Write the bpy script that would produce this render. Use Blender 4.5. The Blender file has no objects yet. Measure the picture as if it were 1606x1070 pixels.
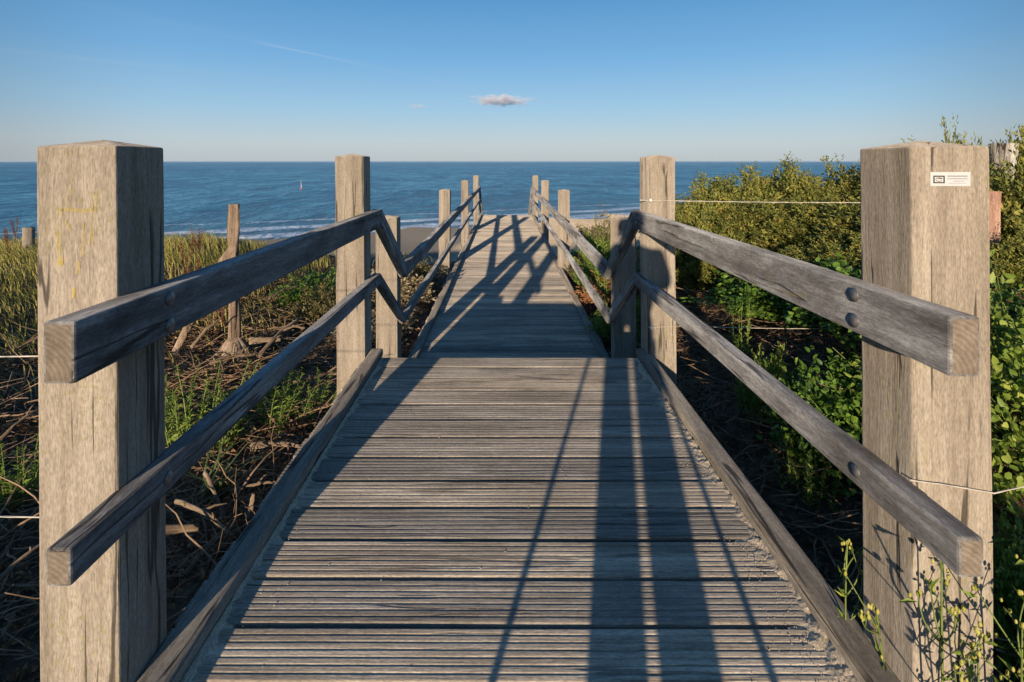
import bpy, bmesh, math, random
import numpy as np
from mathutils import Vector, Matrix, noise, Euler

R = math.radians
scene = bpy.context.scene
col = scene.collection
rng = np.random.default_rng(7)
random.seed(7)

# ------------------------------------------------------------------ camera, sky, sun, exposure
EYE = 1.41
FPX = 862.0                      # focal length in photo pixels (1606 wide)
SUN_AZ, SUN_EL = R(11.5), R(8.7)
cam_d = bpy.data.cameras.new("camera")
cam = bpy.data.objects.new("camera", cam_d); col.objects.link(cam)
cam.location = (0, 0, EYE); cam.rotation_euler = (R(90), 0, 0)
cam_d.sensor_width = 36.0; cam_d.lens = FPX / 1606 * 36
cam_d.shift_x = 13 / 1606; cam_d.shift_y = -282 / 1606
cam_d.clip_start = 0.01; cam_d.clip_end = 120000
scene.camera = cam

world = bpy.data.worlds.new("World"); scene.world = world; world.use_nodes = True
wn, wl = world.node_tree.nodes, world.node_tree.links
wn.clear()
w_out = wn.new("ShaderNodeOutputWorld"); w_bg = wn.new("ShaderNodeBackground")
sky = wn.new("ShaderNodeTexSky"); sky.sky_type = 'NISHITA'; sky.sun_disc = False
sky.sun_elevation = SUN_EL; sky.sun_rotation = R(180) + SUN_AZ
sky.altitude = 10; sky.air_density = 1.0; sky.dust_density = 0.6; sky.ozone_density = 2.5
w_bg.inputs['Strength'].default_value = 0.15
w_hs = wn.new("ShaderNodeHueSaturation"); w_hs.inputs['Saturation'].default_value = 1.15
wl.new(sky.outputs[0], w_hs.inputs['Color'])
w_tc = wn.new("ShaderNodeTexCoord"); w_sp = wn.new("ShaderNodeSeparateXYZ"); wl.new(w_tc.outputs['Generated'], w_sp.inputs[0])
w_rp = wn.new("ShaderNodeValToRGB"); wl.new(w_sp.outputs[2], w_rp.inputs[0])
cr = w_rp.color_ramp
for p_, c_ in ((0.0, (2.75, 3.15, 3.5)), (.035, (2.75, 3.3, 3.85)), (.09, (1.85, 3.0, 4.2)), (.18, (.98, 2.3, 4.0)), (.29, (.50, 1.62, 3.25)), (.5, (.26, .9, 2.1)), (1.0, (.16, .6, 1.6))):
    if p_ == 0: e_ = cr.elements[0]; e_.position = 0
    elif p_ == 1.0: e_ = cr.elements[-1]; e_.position = 1
    else: e_ = cr.elements.new(p_)
    e_.color = (*c_, 1)
def wmath(op, a, b=None, c=None, clamp=False):
    n = wn.new("ShaderNodeMath"); n.operation = op; n.use_clamp = clamp
    for i, x in enumerate((a, b, c)):
        if x is None: continue
        if isinstance(x, (int, float)): n.inputs[i].default_value = x
        else: wl.new(x, n.inputs[i])
    return n.outputs[0]
# high thin contrails in the sky, by direction
yy = wmath('MAXIMUM', w_sp.outputs[1], .05); uu = wmath('DIVIDE', w_sp.outputs[0], yy); vv = wmath('DIVIDE', w_sp.outputs[2], yy)
w_nz = wn.new("ShaderNodeTexNoise"); w_nz.inputs['Scale'].default_value = 14; wl.new(w_tc.outputs['Generated'], w_nz.inputs['Vector'])
def contrail(u0, v0, slope, half, width, amt):
    d_ = wmath('ABSOLUTE', wmath('SUBTRACT', vv, wmath('ADD', wmath('MULTIPLY', wmath('SUBTRACT', uu, u0), slope), v0)))
    a_ = wmath('SUBTRACT', 1.0, wmath('DIVIDE', d_, width), clamp=True)
    b_ = wmath('SUBTRACT', 1.0, wmath('DIVIDE', wmath('ABSOLUTE', wmath('SUBTRACT', uu, u0)), half), clamp=True)
    return wmath('MULTIPLY', wmath('MULTIPLY', a_, wmath('POWER', b_, .6)), wmath('MULTIPLY', w_nz.outputs['Fac'], amt))
trail = wmath('ADD', wmath('ADD', contrail(-.36, .198, -.206, .10, .0018, .5), contrail(-.42, .211, -.215, .42, .006, .10)), contrail(-.72, .182, -.11, .35, .006, .10))
w_tr = wn.new("ShaderNodeMix"); w_tr.data_type = 'RGBA'; wl.new(trail, w_tr.inputs[0]); w_tr.inputs[7].default_value = (3.4, 3.7, 4.2, 1)
w_mx = wn.new("ShaderNodeMix"); w_mx.data_type = 'RGBA'; w_mx.inputs[0].default_value = .85
wl.new(w_hs.outputs[0], w_mx.inputs[6]); wl.new(w_rp.outputs[0], w_mx.inputs[7])
w_sd = wn.new("ShaderNodeMapRange"); w_sd.interpolation_type = 'SMOOTHSTEP'; wl.new(wmath('ABSOLUTE', w_sp.outputs[0]), w_sd.inputs[0])
w_sd.inputs[1].default_value = .5; w_sd.inputs[2].default_value = .95; w_sd.inputs[3].default_value = 1.0; w_sd.inputs[4].default_value = .42
w_ml = wn.new("ShaderNodeVectorMath"); w_ml.operation = 'SCALE'; wl.new(w_mx.outputs[2], w_ml.inputs[0]); wl.new(w_sd.outputs[0], w_ml.inputs['Scale'])
wl.new(w_ml.outputs[0], w_tr.inputs[6]); wl.new(w_tr.outputs[2], w_bg.inputs['Color']); wl.new(w_bg.outputs[0], w_out.inputs['Surface'])

sun_d = bpy.data.lights.new("sun", 'SUN'); sun_d.energy = 5.0; sun_d.angle = R(0.53)
sun_d.color = (1.0, 0.82, 0.62)
sun = bpy.data.objects.new("sun", sun_d); col.objects.link(sun)
sun.rotation_euler = (R(90) - SUN_EL, 0, -SUN_AZ)

scene.view_settings.view_transform = 'Standard'; scene.view_settings.look = 'None'
scene.view_settings.gamma = 1.0; scene.view_settings.use_curve_mapping = False
scene.view_settings.exposure = 0.25
scene.cycles.volume_bounces = 20

# ------------------------------------------------------------------ object helpers
def P(px, d): return (px - 790.0) / FPX * d           # lateral position of a photo column at a distance
def Z(py, d): return EYE - (py - 253.0) / FPX * d

def tag(o, label=None, cat=None, group=None, kind=None):
    if label: o['label'] = label
    if cat: o['category'] = cat
    if group: o['group'] = group
    if kind: o['kind'] = kind
    return o

def empty(name, loc=(0, 0, 0), rz=0.0, label=None, cat=None, group=None):
    o = bpy.data.objects.new(name, None); o.location = loc; o.rotation_euler = (0, 0, rz)
    o.empty_display_size = 0.1
    col.objects.link(o); return tag(o, label, cat, group)

def link_mesh(name, me, mats, parent=None, loc=None, smooth=False):
    if not isinstance(mats, (list, tuple)): mats = [mats]
    for m in mats: me.materials.append(m)
    if smooth:
        me.polygons.foreach_set('use_smooth', [True] * len(me.polygons))
    o = bpy.data.objects.new(name, me); col.objects.link(o)
    if loc is not None: o.location = loc
    if parent: o.parent = parent
    return o

def copy_tree(o, parent=None):
    c = o.copy(); col.objects.link(c)
    if parent: c.parent = parent
    for ch in [x for x in o.children]:
        copy_tree(ch, c)
    return c

class MB:
    def __init__(s): s.v, s.f, s.m = [], [], []
    def quad(s, pts, mi=0):
        n = len(s.v); s.v += [tuple(p) for p in pts]; s.f.append(tuple(range(n, n + len(pts)))); s.m.append(mi)
    def box(s, x0, x1, y0, y1, z0, z1, mi=0):
        n = len(s.v)
        s.v += [(x0,y0,z0),(x1,y0,z0),(x1,y1,z0),(x0,y1,z0),(x0,y0,z1),(x1,y0,z1),(x1,y1,z1),(x0,y1,z1)]
        for q in ((0,3,2,1),(4,5,6,7),(0,1,5,4),(1,2,6,5),(2,3,7,6),(3,0,4,7)):
            s.f.append(tuple(n + i for i in q)); s.m.append(mi)
    def tube(s, pts, rad, sides=6, mi=0, cap=True):
        pts = [Vector(p) for p in pts]; n0 = len(s.v); k = len(pts)
        if not hasattr(rad, '__len__'): rad = [rad] * k
        prev = None
        for i, p in enumerate(pts):
            t = (pts[min(i + 1, k - 1)] - pts[max(i - 1, 0)])
            t = t.normalized() if t.length > 1e-9 else Vector((0, 0, 1))
            if prev is None:
                a = Vector((1, 0, 0)) if abs(t.x) < .8 else Vector((0, 1, 0))
                u = t.cross(a).normalized()
            else:
                u = (prev - t * prev.dot(t)).normalized()
            prev = u; w = t.cross(u)
            for j in range(sides):
                an = 2 * math.pi * j / sides
                s.v.append(tuple(p + (u * math.cos(an) + w * math.sin(an)) * rad[i]))
        for i in range(k - 1):
            for j in range(sides):
                a = n0 + i * sides + j; b = n0 + i * sides + (j + 1) % sides
                s.f.append((a, b, b + sides, a + sides)); s.m.append(mi)
        if cap:
            s.f.append(tuple(n0 + j for j in reversed(range(sides)))); s.m.append(mi)
            s.f.append(tuple(n0 + (k - 1) * sides + j for j in range(sides))); s.m.append(mi)
    def ell(s, c, r, seg=8, rings=5, mi=0, rot=None):
        n0 = len(s.v); c = Vector(c)
        for i in range(rings + 1):
            th = math.pi * i / rings
            for j in range(seg):
                ph = 2 * math.pi * j / seg
                p = Vector((r[0]*math.sin(th)*math.cos(ph), r[1]*math.sin(th)*math.sin(ph), r[2]*math.cos(th)))
                if rot: p = rot @ p
                s.v.append(tuple(c + p))
        for i in range(rings):
            for j in range(seg):
                a = n0 + i*seg + j; b = n0 + i*seg + (j+1) % seg
                s.f.append((a, a+seg, b+seg, b)); s.m.append(mi)
    def arr(s, V, F, mi=0):
        n = len(s.v); s.v += [tuple(p) for p in V]
        for f in F: s.f.append(tuple(int(i) + n for i in f)); s.m.append(mi)
    def mesh(s, name):
        me = bpy.data.meshes.new(name); me.from_pydata(s.v, [], s.f)
        if any(s.m): me.polygons.foreach_set('material_index', s.m)
        me.update(); return me
    def build(s, name, mats, parent=None, loc=None, smooth=False):
        return link_mesh(name, s.mesh(name), mats, parent, loc, smooth)

def np_mesh(name, V, F):
    """V (n,3), F (m,k) arrays with constant k"""
    me = bpy.data.meshes.new(name)
    V = np.asarray(V, np.float32); F = np.asarray(F, np.int32); k = F.shape[1]
    me.vertices.add(len(V)); me.vertices.foreach_set('co', V.ravel())
    me.loops.add(F.size); me.loops.foreach_set('vertex_index', F.ravel())
    me.polygons.add(len(F)); me.polygons.foreach_set('loop_start', np.arange(0, F.size, k, dtype=np.int32))
    me.update(calc_edges=True); me.validate(); return me

def unit(a): return a / np.maximum(np.linalg.norm(a, axis=-1, keepdims=True), 1e-9)

def leaf_arrays(P, D, N, L, W, fold=0.25, droop=0.0):
    """folded rhombic leaves: two triangles each"""
    n = len(P); L = np.broadcast_to(np.asarray(L, float).reshape(-1, 1), (n, 1)); W = np.broadcast_to(np.asarray(W, float).reshape(-1, 1), (n, 1))
    D = unit(D); S = unit(np.cross(D, N)); U = np.cross(S, D)
    a = P; b = P + D*L*.45 + S*W*.5 + U*W*fold; c = P + D*L - U*L*droop; d = P + D*L*.45 - S*W*.5 + U*W*fold
    V = np.stack([a, b, c, d], 1).reshape(-1, 3)
    i = np.arange(n)[:, None] * 4
    F = np.concatenate([np.concatenate([i, i+1, i+2], 1), np.concatenate([i, i+2, i+3], 1)], 0)
    return V, F

def big_leaf_arrays(P, D, N, L, W, droop=0.2):
    """broad leaves: 7 verts, six triangles, with a midrib fold and a drooping tip"""
    n = len(P); L = np.broadcast_to(np.asarray(L, float).reshape(-1, 1), (n, 1)); W = np.broadcast_to(np.asarray(W, float).reshape(-1, 1), (n, 1))
    D = unit(D); S = unit(np.cross(D, N)); U = np.cross(S, D)
    m1 = P + D*L*.5 - U*L*droop*.15
    tip = P + D*L - U*L*droop
    l1 = P + D*L*.22 + S*W*.42 + U*W*.14; r1 = P + D*L*.22 - S*W*.42 + U*W*.14
    l2 = P + D*L*.62 + S*W*.40 + U*W*.10 - U*L*droop*.3; r2 = P + D*L*.62 - S*W*.40 + U*W*.10 - U*L*droop*.3
    V = np.stack([P, l1, r1, m1, l2, r2, tip], 1).reshape(-1, 3)
    i = np.arange(n)[:, None] * 7
    tri = [(0,3,1),(0,2,3),(1,3,4),(2,5,3),(3,6,4),(3,5,6)]
    F = np.concatenate([np.concatenate([i+t[0], i+t[1], i+t[2]], 1) for t in tri], 0)
    return V, F

def rand_unit(n):
    return unit(rng.normal(size=(n, 3)))

# ------------------------------------------------------------------ materials
def mat(name):
    m = bpy.data.materials.new(name); m.use_nodes = True
    nt = m.node_tree; nt.nodes.clear()
    out = nt.nodes.new("ShaderNodeOutputMaterial"); b = nt.nodes.new("ShaderNodeBsdfPrincipled")
    nt.links.new(b.outputs[0], out.inputs['Surface'])
    return m, nt, b, out

def N(nt, kind, **kw):
    n = nt.nodes.new("ShaderNode" + kind)
    for k, v in kw.items():
        if k.startswith('i_'):
            key = k[2:]
            n.inputs[int(key) if key.isdigit() else key.replace('_', ' ')].default_value = v
        else: setattr(n, k, v)
    return n

def math_n(nt, op, a, b=None, c=None, clamp=False):
    n = N(nt, "Math", operation=op); n.use_clamp = clamp
    for i, x in enumerate((a, b, c)):
        if x is None: continue
        if isinstance(x, (int, float)): n.inputs[i].default_value = x
        else: nt.links.new(x, n.inputs[i])
    return n.outputs[0]

def ramp(nt, fac, stops, interp='LINEAR'):
    n = N(nt, "ValToRGB"); cr = n.color_ramp; cr.interpolation = interp
    while len(cr.elements) < len(stops): cr.elements.new(0.5)
    for e, (p, c) in zip(cr.elements, stops):
        e.position = p; e.color = (c, c, c, 1) if isinstance(c, (int, float)) else (*c, 1)
    nt.links.new(fac, n.inputs[0]); return n.outputs[0]

def mix(nt, fac, a, b, mode='MIX'):
    n = N(nt, "Mix", data_type='RGBA', blend_type=mode)
    for i, x in ((0, fac), (6, a), (7, b)):
        if isinstance(x, (int, float)): n.inputs[i].default_value = x
        elif isinstance(x, tuple): n.inputs[i].default_value = (*x, 1)
        else: nt.links.new(x, n.inputs[i])
    return n.outputs[2]

def noise_n(nt, vec, scale, detail=4, rough=.55, dist=0.0):
    n = N(nt, "TexNoise", i_Scale=scale, i_Detail=detail, i_Roughness=rough, i_Distortion=dist)
    if vec is not None: nt.links.new(vec, n.inputs['Vector'])
    return n.outputs['Fac']

def mapping(nt, vec, scale=(1, 1, 1), loc=(0, 0, 0)):
    n = N(nt, "Mapping"); n.inputs['Scale'].default_value = scale; n.inputs['Location'].default_value = loc
    nt.links.new(vec, n.inputs['Vector']); return n.outputs[0]

def bump(nt, h, b, strength=.5, dist=.01):
    n = N(nt, "Bump", i_Strength=strength, i_Distance=dist)
    nt.links.new(h, n.inputs['Height']); nt.links.new(n.outputs[0], b.inputs['Normal']); return n

def obj_vec(nt):
    tc = N(nt, "TexCoord"); oi = N(nt, "ObjectInfo")
    off = math_n(nt, 'MULTIPLY', oi.outputs['Random'], 37.0)
    va = N(nt, "VectorMath", operation='ADD'); nt.links.new(tc.outputs['Object'], va.inputs[0]); nt.links.new(off, va.inputs[1])
    return tc.outputs['Object'], va.outputs[0]

def wood(name, axis, dark, mid, light, crack=1.0, stain=.5, stain_col=(.07, .06, .05), fine=1.0, board=None, bumpd=.004, lichen=0.0):
    m, nt, b, out = mat(name)
    raw, vec = obj_vec(nt)
    def sc(al, ac): return tuple(al if i == axis else ac for i in range(3))
    warp = noise_n(nt, vec, 2.3, 2)
    wv = N(nt, "VectorMath", operation='MULTIPLY_ADD'); 
    cmb = N(nt, "CombineXYZ")
    for i in range(3): nt.links.new(warp, cmb.inputs[i])
    nt.links.new(cmb.outputs[0], wv.inputs[0]); wv.inputs[1].default_value = (.03, .03, .03); nt.links.new(vec, wv.inputs[2])
    v2 = wv.outputs[0]
    g1 = noise_n(nt, mapping(nt, v2, sc(1.2, 28)), 1.0, 5, .6)
    g2 = noise_n(nt, mapping(nt, v2, sc(20, 150 * fine)), 1.0, 4, .65)
    g3 = noise_n(nt, mapping(nt, v2, sc(.7, 9)), 1.0, 3, .5)
    gg = math_n(nt, 'ADD', math_n(nt, 'MULTIPLY', g1, .40), math_n(nt, 'ADD', math_n(nt, 'MULTIPLY', g2, .27), math_n(nt, 'MULTIPLY', g3, .32)))
    c = ramp(nt, gg, [(.39, dark), (.5, mid), (.60, light)])
    # cross-grain saw marks and pale weathering
    sw = noise_n(nt, mapping(nt, vec, sc(110, 3)), 1.0, 2)
    c = mix(nt, math_n(nt, 'MULTIPLY', ramp(nt, sw, [(.5, 0.0), (.75, 1.0)]), .11), c, light, 'MIX')
    # large stains
    st = noise_n(nt, mapping(nt, vec, sc(2.2, 6)), 1.0, 5, .65)
    c = mix(nt, math_n(nt, 'MULTIPLY', ramp(nt, st, [(.47, 0.0), (.68, 1.0)]), stain), c, stain_col, 'MIX')
    if lichen:
        ln = noise_n(nt, vec, 60, 3); lm = noise_n(nt, vec, 3.5, 3)
        f = math_n(nt, 'MULTIPLY', ramp(nt, ln, [(.52, 0.0), (.62, 1.0)]), ramp(nt, lm, [(.5, 0.0), (.62, lichen)]))
        c = mix(nt, f, c, (.30, .27, .12))
    pr = noise_n(nt, mapping(nt, vec, sc(22, 240)), 1.0, 2)
    c = mix(nt, math_n(nt, 'MULTIPLY', ramp(nt, pr, [(.60, 0.0), (.70, 1.0)]), .55), c, dark, 'MIX')
    gl = noise_n(nt, mapping(nt, v2, sc(.55, 42)), 1.0, 2, .5)
    gl = ramp(nt, math_n(nt, 'ABSOLUTE', math_n(nt, 'SUBTRACT', gl, .5)), [(.0, 1.0), (.028, 0.0)])
    gm = noise_n(nt, mapping(nt, vec, sc(1.1, 6)), 1.0, 3)
    c = mix(nt, math_n(nt, 'MULTIPLY', gl, ramp(nt, gm, [(.42, 0.0), (.68, .45)])), c, dark, 'MIX')
    gs = noise_n(nt, mapping(nt, vec, sc(70, 300)), 1.0, 2)
    c = mix(nt, .8, c, mix(nt, 1.0, c, ramp(nt, gs, [(.3, .68), (.5, 1.0), (.7, 1.25)]), 'MULTIPLY'), 'MIX')
    # drying cracks: thin bands where a stretched noise crosses its middle
    cn = noise_n(nt, mapping(nt, v2, sc(.45, 15)), 1.0, 3, .45)
    cd = math_n(nt, 'ABSOLUTE', math_n(nt, 'SUBTRACT', cn, .5))
    cm = noise_n(nt, mapping(nt, vec, sc(1.5, 8)), 1.0, 3)
    ck = math_n(nt, 'MULTIPLY', ramp(nt, cd, [(.010, 1.0), (.024, 0.0)]), ramp(nt, cm, [(.49, 0.0), (.54, 1.0)]))
    ck = math_n(nt, 'MULTIPLY', ck, crack)
    c = mix(nt, ck, c, (.035, .028, .022))
    if board:
        sp = N(nt, "SeparateXYZ"); nt.links.new(raw, sp.inputs[0])
        bi = math_n(nt, 'FLOOR', math_n(nt, 'DIVIDE', sp.outputs[1], board))
        wnz = N(nt, "TexWhiteNoise", noise_dimensions='1D'); nt.links.new(bi, wnz.inputs['W'])
        tone = ramp(nt, wnz.outputs['Value'], [(0, (.70, .71, .72)), (.5, (.98, .96, .94)), (1, (1.25, 1.19, 1.1))])
        c = mix(nt, 1.0, c, tone, 'MULTIPLY')
    nt.links.new(c, b.inputs['Base Color'])
    b.inputs['Roughness'].default_value = .8; b.inputs['Specular IOR Level'].default_value = .25
    b.inputs['Diffuse Roughness'].default_value = 1.0
    h = math_n(nt, 'SUBTRACT', math_n(nt, 'ADD', math_n(nt, 'MULTIPLY', g2, .5), math_n(nt, 'MULTIPLY', g1, .6)), math_n(nt, 'MULTIPLY', ck, 1.5))
    bump(nt, h, b, .55, bumpd)
    return m

POSTC = dict(dark=(.24, .198, .152), mid=(.365, .31, .245), light=(.465, .405, .325))
M_post = wood("post_wood", 2, **POSTC, crack=.8, stain=.22, stain_col=(.19, .16, .12), lichen=.5)
M_rail = wood("rail_wood", 1, (.12, .114, .108), (.25, .243, .235), (.44, .435, .425), crack=.8, stain=.85, stain_col=(.07, .06, .053), bumpd=.003)
M_kerb = wood("kerb_wood", 1, (.14, .122, .10), (.25, .22, .18), (.38, .335, .27), crack=.9, stain=.5, stain_col=(.09, .078, .062), bumpd=.003)
M_deck = wood("deck_wood", 0, (.25, .215, .175), (.42, .37, .305), (.60, .535, .445), crack=.5, stain=.45, stain_col=(.18, .155, .125), board=.19, bumpd=.003)
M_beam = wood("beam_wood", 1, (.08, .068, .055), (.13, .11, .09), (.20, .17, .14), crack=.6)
M_old = wood("old_post_wood", 2, (.17, .115, .075), (.33, .24, .165), (.52, .41, .31), crack=1.0, stain=.5, stain_col=(.12, .09, .065), fine=.6, bumpd=.012)
M_grey_old = wood("grey_old_wood", 2, (.13, .115, .10), (.30, .275, .24), (.58, .54, .48), crack=1.0, stain=.6, stain_col=(.09, .075, .06), fine=.5, bumpd=.014)
M_red = wood("reddish_post_wood", 2, (.20, .085, .05), (.36, .19, .13), (.5, .34, .26), crack=1.0, stain=.3, fine=.6, bumpd=.012)

def end_grain(name):
    m, nt, b, out = mat(name)
    raw, vec = obj_vec(nt); oi = N(nt, "ObjectInfo")
    wv = N(nt, "TexWave", wave_type='RINGS', rings_direction='Y', i_Scale=28.0, i_Distortion=2.5, i_Detail=3.0)
    wv.inputs['Detail Scale'].default_value = 3.0
    nt.links.new(mapping(nt, raw, (1, 1, 1), (.06, 0, .13)), wv.inputs['Vector'])
    n1 = noise_n(nt, vec, 45, 5, .7); n2 = noise_n(nt, vec, 14, 3)
    f = math_n(nt, 'ADD', math_n(nt, 'MULTIPLY', wv.outputs['Fac'], .10), math_n(nt, 'ADD', math_n(nt, 'MULTIPLY', n1, .5), math_n(nt, 'MULTIPLY', n2, .45)))
    c = ramp(nt, f, [(.3, (.10, .075, .05)), (.55, (.22, .175, .13)), (.8, (.38, .32, .25))])
    nt.links.new(c, b.inputs['Base Color']); b.inputs['Roughness'].default_value = .9; b.inputs['Diffuse Roughness'].default_value = 1
    bump(nt, f, b, .6, .004); return m
M_end = end_grain("end_grain")

def plain(name, c, rough=.6, metal=0.0, spec=.5, var=0.0, vs=20):
    m, nt, b, out = mat(name)
    b.inputs['Roughness'].default_value = rough; b.inputs['Metallic'].default_value = metal
    b.inputs['Specular IOR Level'].default_value = spec
    tc = N(nt, "TexCoord"); n = noise_n(nt, tc.outputs['Object'], vs, 5)
    lo = tuple(x * (1 - var) for x in c); hi = tuple(min(1, x * (1 + var)) for x in c)
    nt.links.new(ramp(nt, n, [(.3, lo), (.7, hi)]), b.inputs['Base Color'])
    return m

def leafmat(name, stops, trans=.25, rough=.55, spec=.3, patch=None):
    """colour per leaf by island; the crown also has clumps of its own colour"""
    m, nt, b, out = mat(name)
    g = N(nt, "NewGeometry"); tc = N(nt, "TexCoord")
    r = g.outputs['Random Per Island']
    n = noise_n(nt, tc.outputs['Object'], 3.2, 3)
    f = math_n(nt, 'ADD', math_n(nt, 'MULTIPLY', r, .55), math_n(nt, 'SUBTRACT', math_n(nt, 'MULTIPLY', n, 1.3), .42), clamp=True)
    c = ramp(nt, f, stops)
    nt.links.new(c, b.inputs['Base Color'])
    b.inputs['Roughness'].default_value = rough; b.inputs['Specular IOR Level'].default_value = spec
    t = N(nt, "BsdfTranslucent"); nt.links.new(c, t.inputs['Color'])
    mx = N(nt, "MixShader"); mx.inputs[0].default_value = trans
    nt.links.new(b.outputs[0], mx.inputs[1]); nt.links.new(t.outputs[0], mx.inputs[2]); nt.links.new(mx.outputs[0], out.inputs['Surface'])
    return m

M_bolt = plain("galvanised_bolt", (.22, .215, .21), .5, .6, .5, .35, 60)
M_wire = plain("wire_twine", (.55, .50, .42), .7, 0, .2, .2, 40)
M_white = plain("insulator_white", (.75, .73, .70), .4, 0, .5, .05)
M_twig = plain("dead_twig", (.30, .195, .12), .9, 0, .1, .6, 9)
M_log = wood("dead_branch", 1, (.12, .08, .05), (.23, .16, .10), (.38, .29, .20), crack=1, stain=.6, fine=.6, bumpd=.01)
M_litter = leafmat("leaf_litter", [(0, (.09, .045, .022)), (.4, (.24, .12, .055)), (.7, (.40, .22, .10)), (1, (.55, .40, .25))], .1, .8, .1)
M_buck = leafmat("buckthorn_leaf", [(0, (.05, .07, .02)), (.3, (.13, .15, .035)), (.55, (.22, .24, .05)), (.8, (.38, .33, .07)), (1, (.36, .20, .06))], .2)
M_buckstem = plain("buckthorn_stem", (.15, .105, .065), .9, 0, .1, .4, 12)
M_green = leafmat("bramble_leaf", [(0, (.03, .07, .014)), (.35, (.08, .165, .025)), (.65, (.16, .28, .04)), (1, (.32, .42, .07))], .3, .45, .35)
M_lime = leafmat("lime_leaf", [(0, (.06, .12, .02)), (.4, (.17, .26, .04)), (.75, (.31, .39, .07)), (1, (.46, .47, .10))], .3, .5, .35)
M_olive = leafmat("olive_leaf", [(0, (.05, .055, .02)), (.4, (.13, .115, .04)), (.7, (.24, .20, .08)), (1, (.42, .36, .20))], .2)
M_redleaf = leafmat("autumn_leaf", [(0, (.14, .16, .03)), (.35, (.28, .17, .05)), (.6, (.42, .16, .07)), (1, (.45, .25, .14))], .25)
M_stem = plain("green_stem", (.16, .21, .05), .6, 0, .3, .35, 15)
M_rstem = plain("red_stem", (.16, .06, .035), .8, 0, .2, .35, 15)
M_seed = leafmat("dock_seed", [(0, (.10, .03, .018)), (.5, (.20, .07, .04)), (1, (.30, .13, .07))], .1, .8, .1)
M_grass = leafmat("dune_grass", [(0, (.15, .19, .04)), (.3, (.36, .35, .08)), (.6, (.60, .52, .16)), (1, (.75, .62, .30))], .25)
M_bud = leafmat("yellow_bud", [(0, (.22, .26, .04)), (.5, (.45, .42, .08)), (1, (.62, .56, .22))], .2)
M_silver = leafmat("pale_leaf", [(0, (.06, .05, .03)), (.4, (.18, .14, .07)), (.7, (.36, .30, .19)), (1, (.5, .45, .34))], .2)

# ------------------------------------------------------------------ terrain
def sst(a, b, x):
    t = np.clip((x - a) / (b - a), 0, 1); return t * t * (3 - 2 * t)

SEA_Z = -10.6
def sdist(x, y): return (y - .55 * x - 108.0) / 1.141
def ground(x, y):
    x = np.asarray(x, float); y = np.asarray(y, float)
    bank = -.06 - .16 * (1 - sst(1.1, 1.5, np.abs(x)))
    low = -.50 - .25 * sst(2, 6.5, y) - .05 * sst(6, 11, y)
    z = bank + (low - bank) * sst(.75, 1.55, y)
    z = z + sst(1.9, 6.5, -x) * (.45 + .2 * sst(4, 9, y)) * sst(1.2, 4, y)
    z = z + sst(1.15, 3.3, x) * 1.1 * sst(1.0, 3.5, y) * (1 - .8 * sst(8.5, 12, y))
    yc = 11.5 + .28 * np.clip(x, -60, 60)
    over = np.maximum(y - yc, 0)
    z = z - .32 * over * sst(0, 4, over)
    w = np.abs(x) > 1.05
    bm = .045*np.sin(2.1*x+1.3*y) + .03*np.sin(3.7*x-2.9*y+1) + .02*np.sin(6.3*x+5.1*y+2) + .012*np.sin(11*x-9*y)
    z = z + bm * np.where(w, 1.0, .3) * sst(.9, 1.8, y)
    s = sdist(x, y)
    beach = SEA_Z - .018 * s + .05*np.sin(.35*x+.2*y) + .04*np.sin(.16*x-.31*y)
    return np.maximum(z, np.where(s < 60, beach, SEA_Z - 2))

xs = np.unique(np.concatenate([np.linspace(-9, 9, 181), np.linspace(-60, 60, 161), np.linspace(-400, 400, 81)]))
ys = np.unique(np.concatenate([np.linspace(-40, 0, 21), np.linspace(0, 14, 141), np.linspace(14, 60, 93), np.linspace(60, 400, 171)]))
GX, GY = np.meshgrid(xs, ys)
GZ = ground(GX, GY)
nx, ny = len(xs), len(ys)
idx = np.arange(nx * ny).reshape(ny, nx)
F = np.stack([idx[:-1, :-1], idx[:-1, 1:], idx[1:, 1:], idx[1:, :-1]], -1).reshape(-1, 4)
mg, nt, b, out = mat("dune_ground")
geo = N(nt, "NewGeometry"); pos = geo.outputs['Position']
n1 = noise_n(nt, pos, 9, 6, .7); n2 = noise_n(nt, pos, 45, 4, .6); n3 = noise_n(nt, pos, 1.3, 4)
soil = ramp(nt, n1, [(.3, (.04, .028, .018)), (.5, (.12, .08, .05)), (.7, (.26, .18, .11))])
soil = mix(nt, ramp(nt, n2, [(.55, 0.0), (.7, .6)]), soil, (.19, .14, .09))
sandn = noise_n(nt, pos, .5, 6, .65)
sand = ramp(nt, sandn, [(.3, (.40, .315, .215)), (.7, (.54, .435, .31))])
sp = N(nt, "SeparateXYZ"); nt.links.new(pos, sp.inputs[0])
low = ramp(nt, math_n(nt, 'DIVIDE', math_n(nt, 'ADD', sp.outputs[2], math_n(nt, 'MULTIPLY', n3, .6)), -6.0), [(.25, 0.0), (.45, 1.0)])
wet_shade = ramp(nt, math_n(nt, 'ADD', math_n(nt, 'ADD', math_n(nt, 'MULTIPLY', sp.outputs[2], -1.0), math_n(nt, 'MULTIPLY', math_n(nt, 'MINIMUM', sp.outputs[0], 4.0), -.06)), -9.9), [(.45, 0.0), (.66, 1.0)])  # wet shore sand, widened leftward to paint in the beach's shade as well
sand = mix(nt, wet_shade, sand, (.17, .155, .135))
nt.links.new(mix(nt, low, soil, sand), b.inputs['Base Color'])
b.inputs['Roughness'].default_value = .95; b.inputs['Specular IOR Level'].default_value = .1; b.inputs['Diffuse Roughness'].default_value = 1.0
bump(nt, math_n(nt, 'ADD', n1, math_n(nt, 'MULTIPLY', n2, .4)), b, 1.0, .05)
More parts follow.
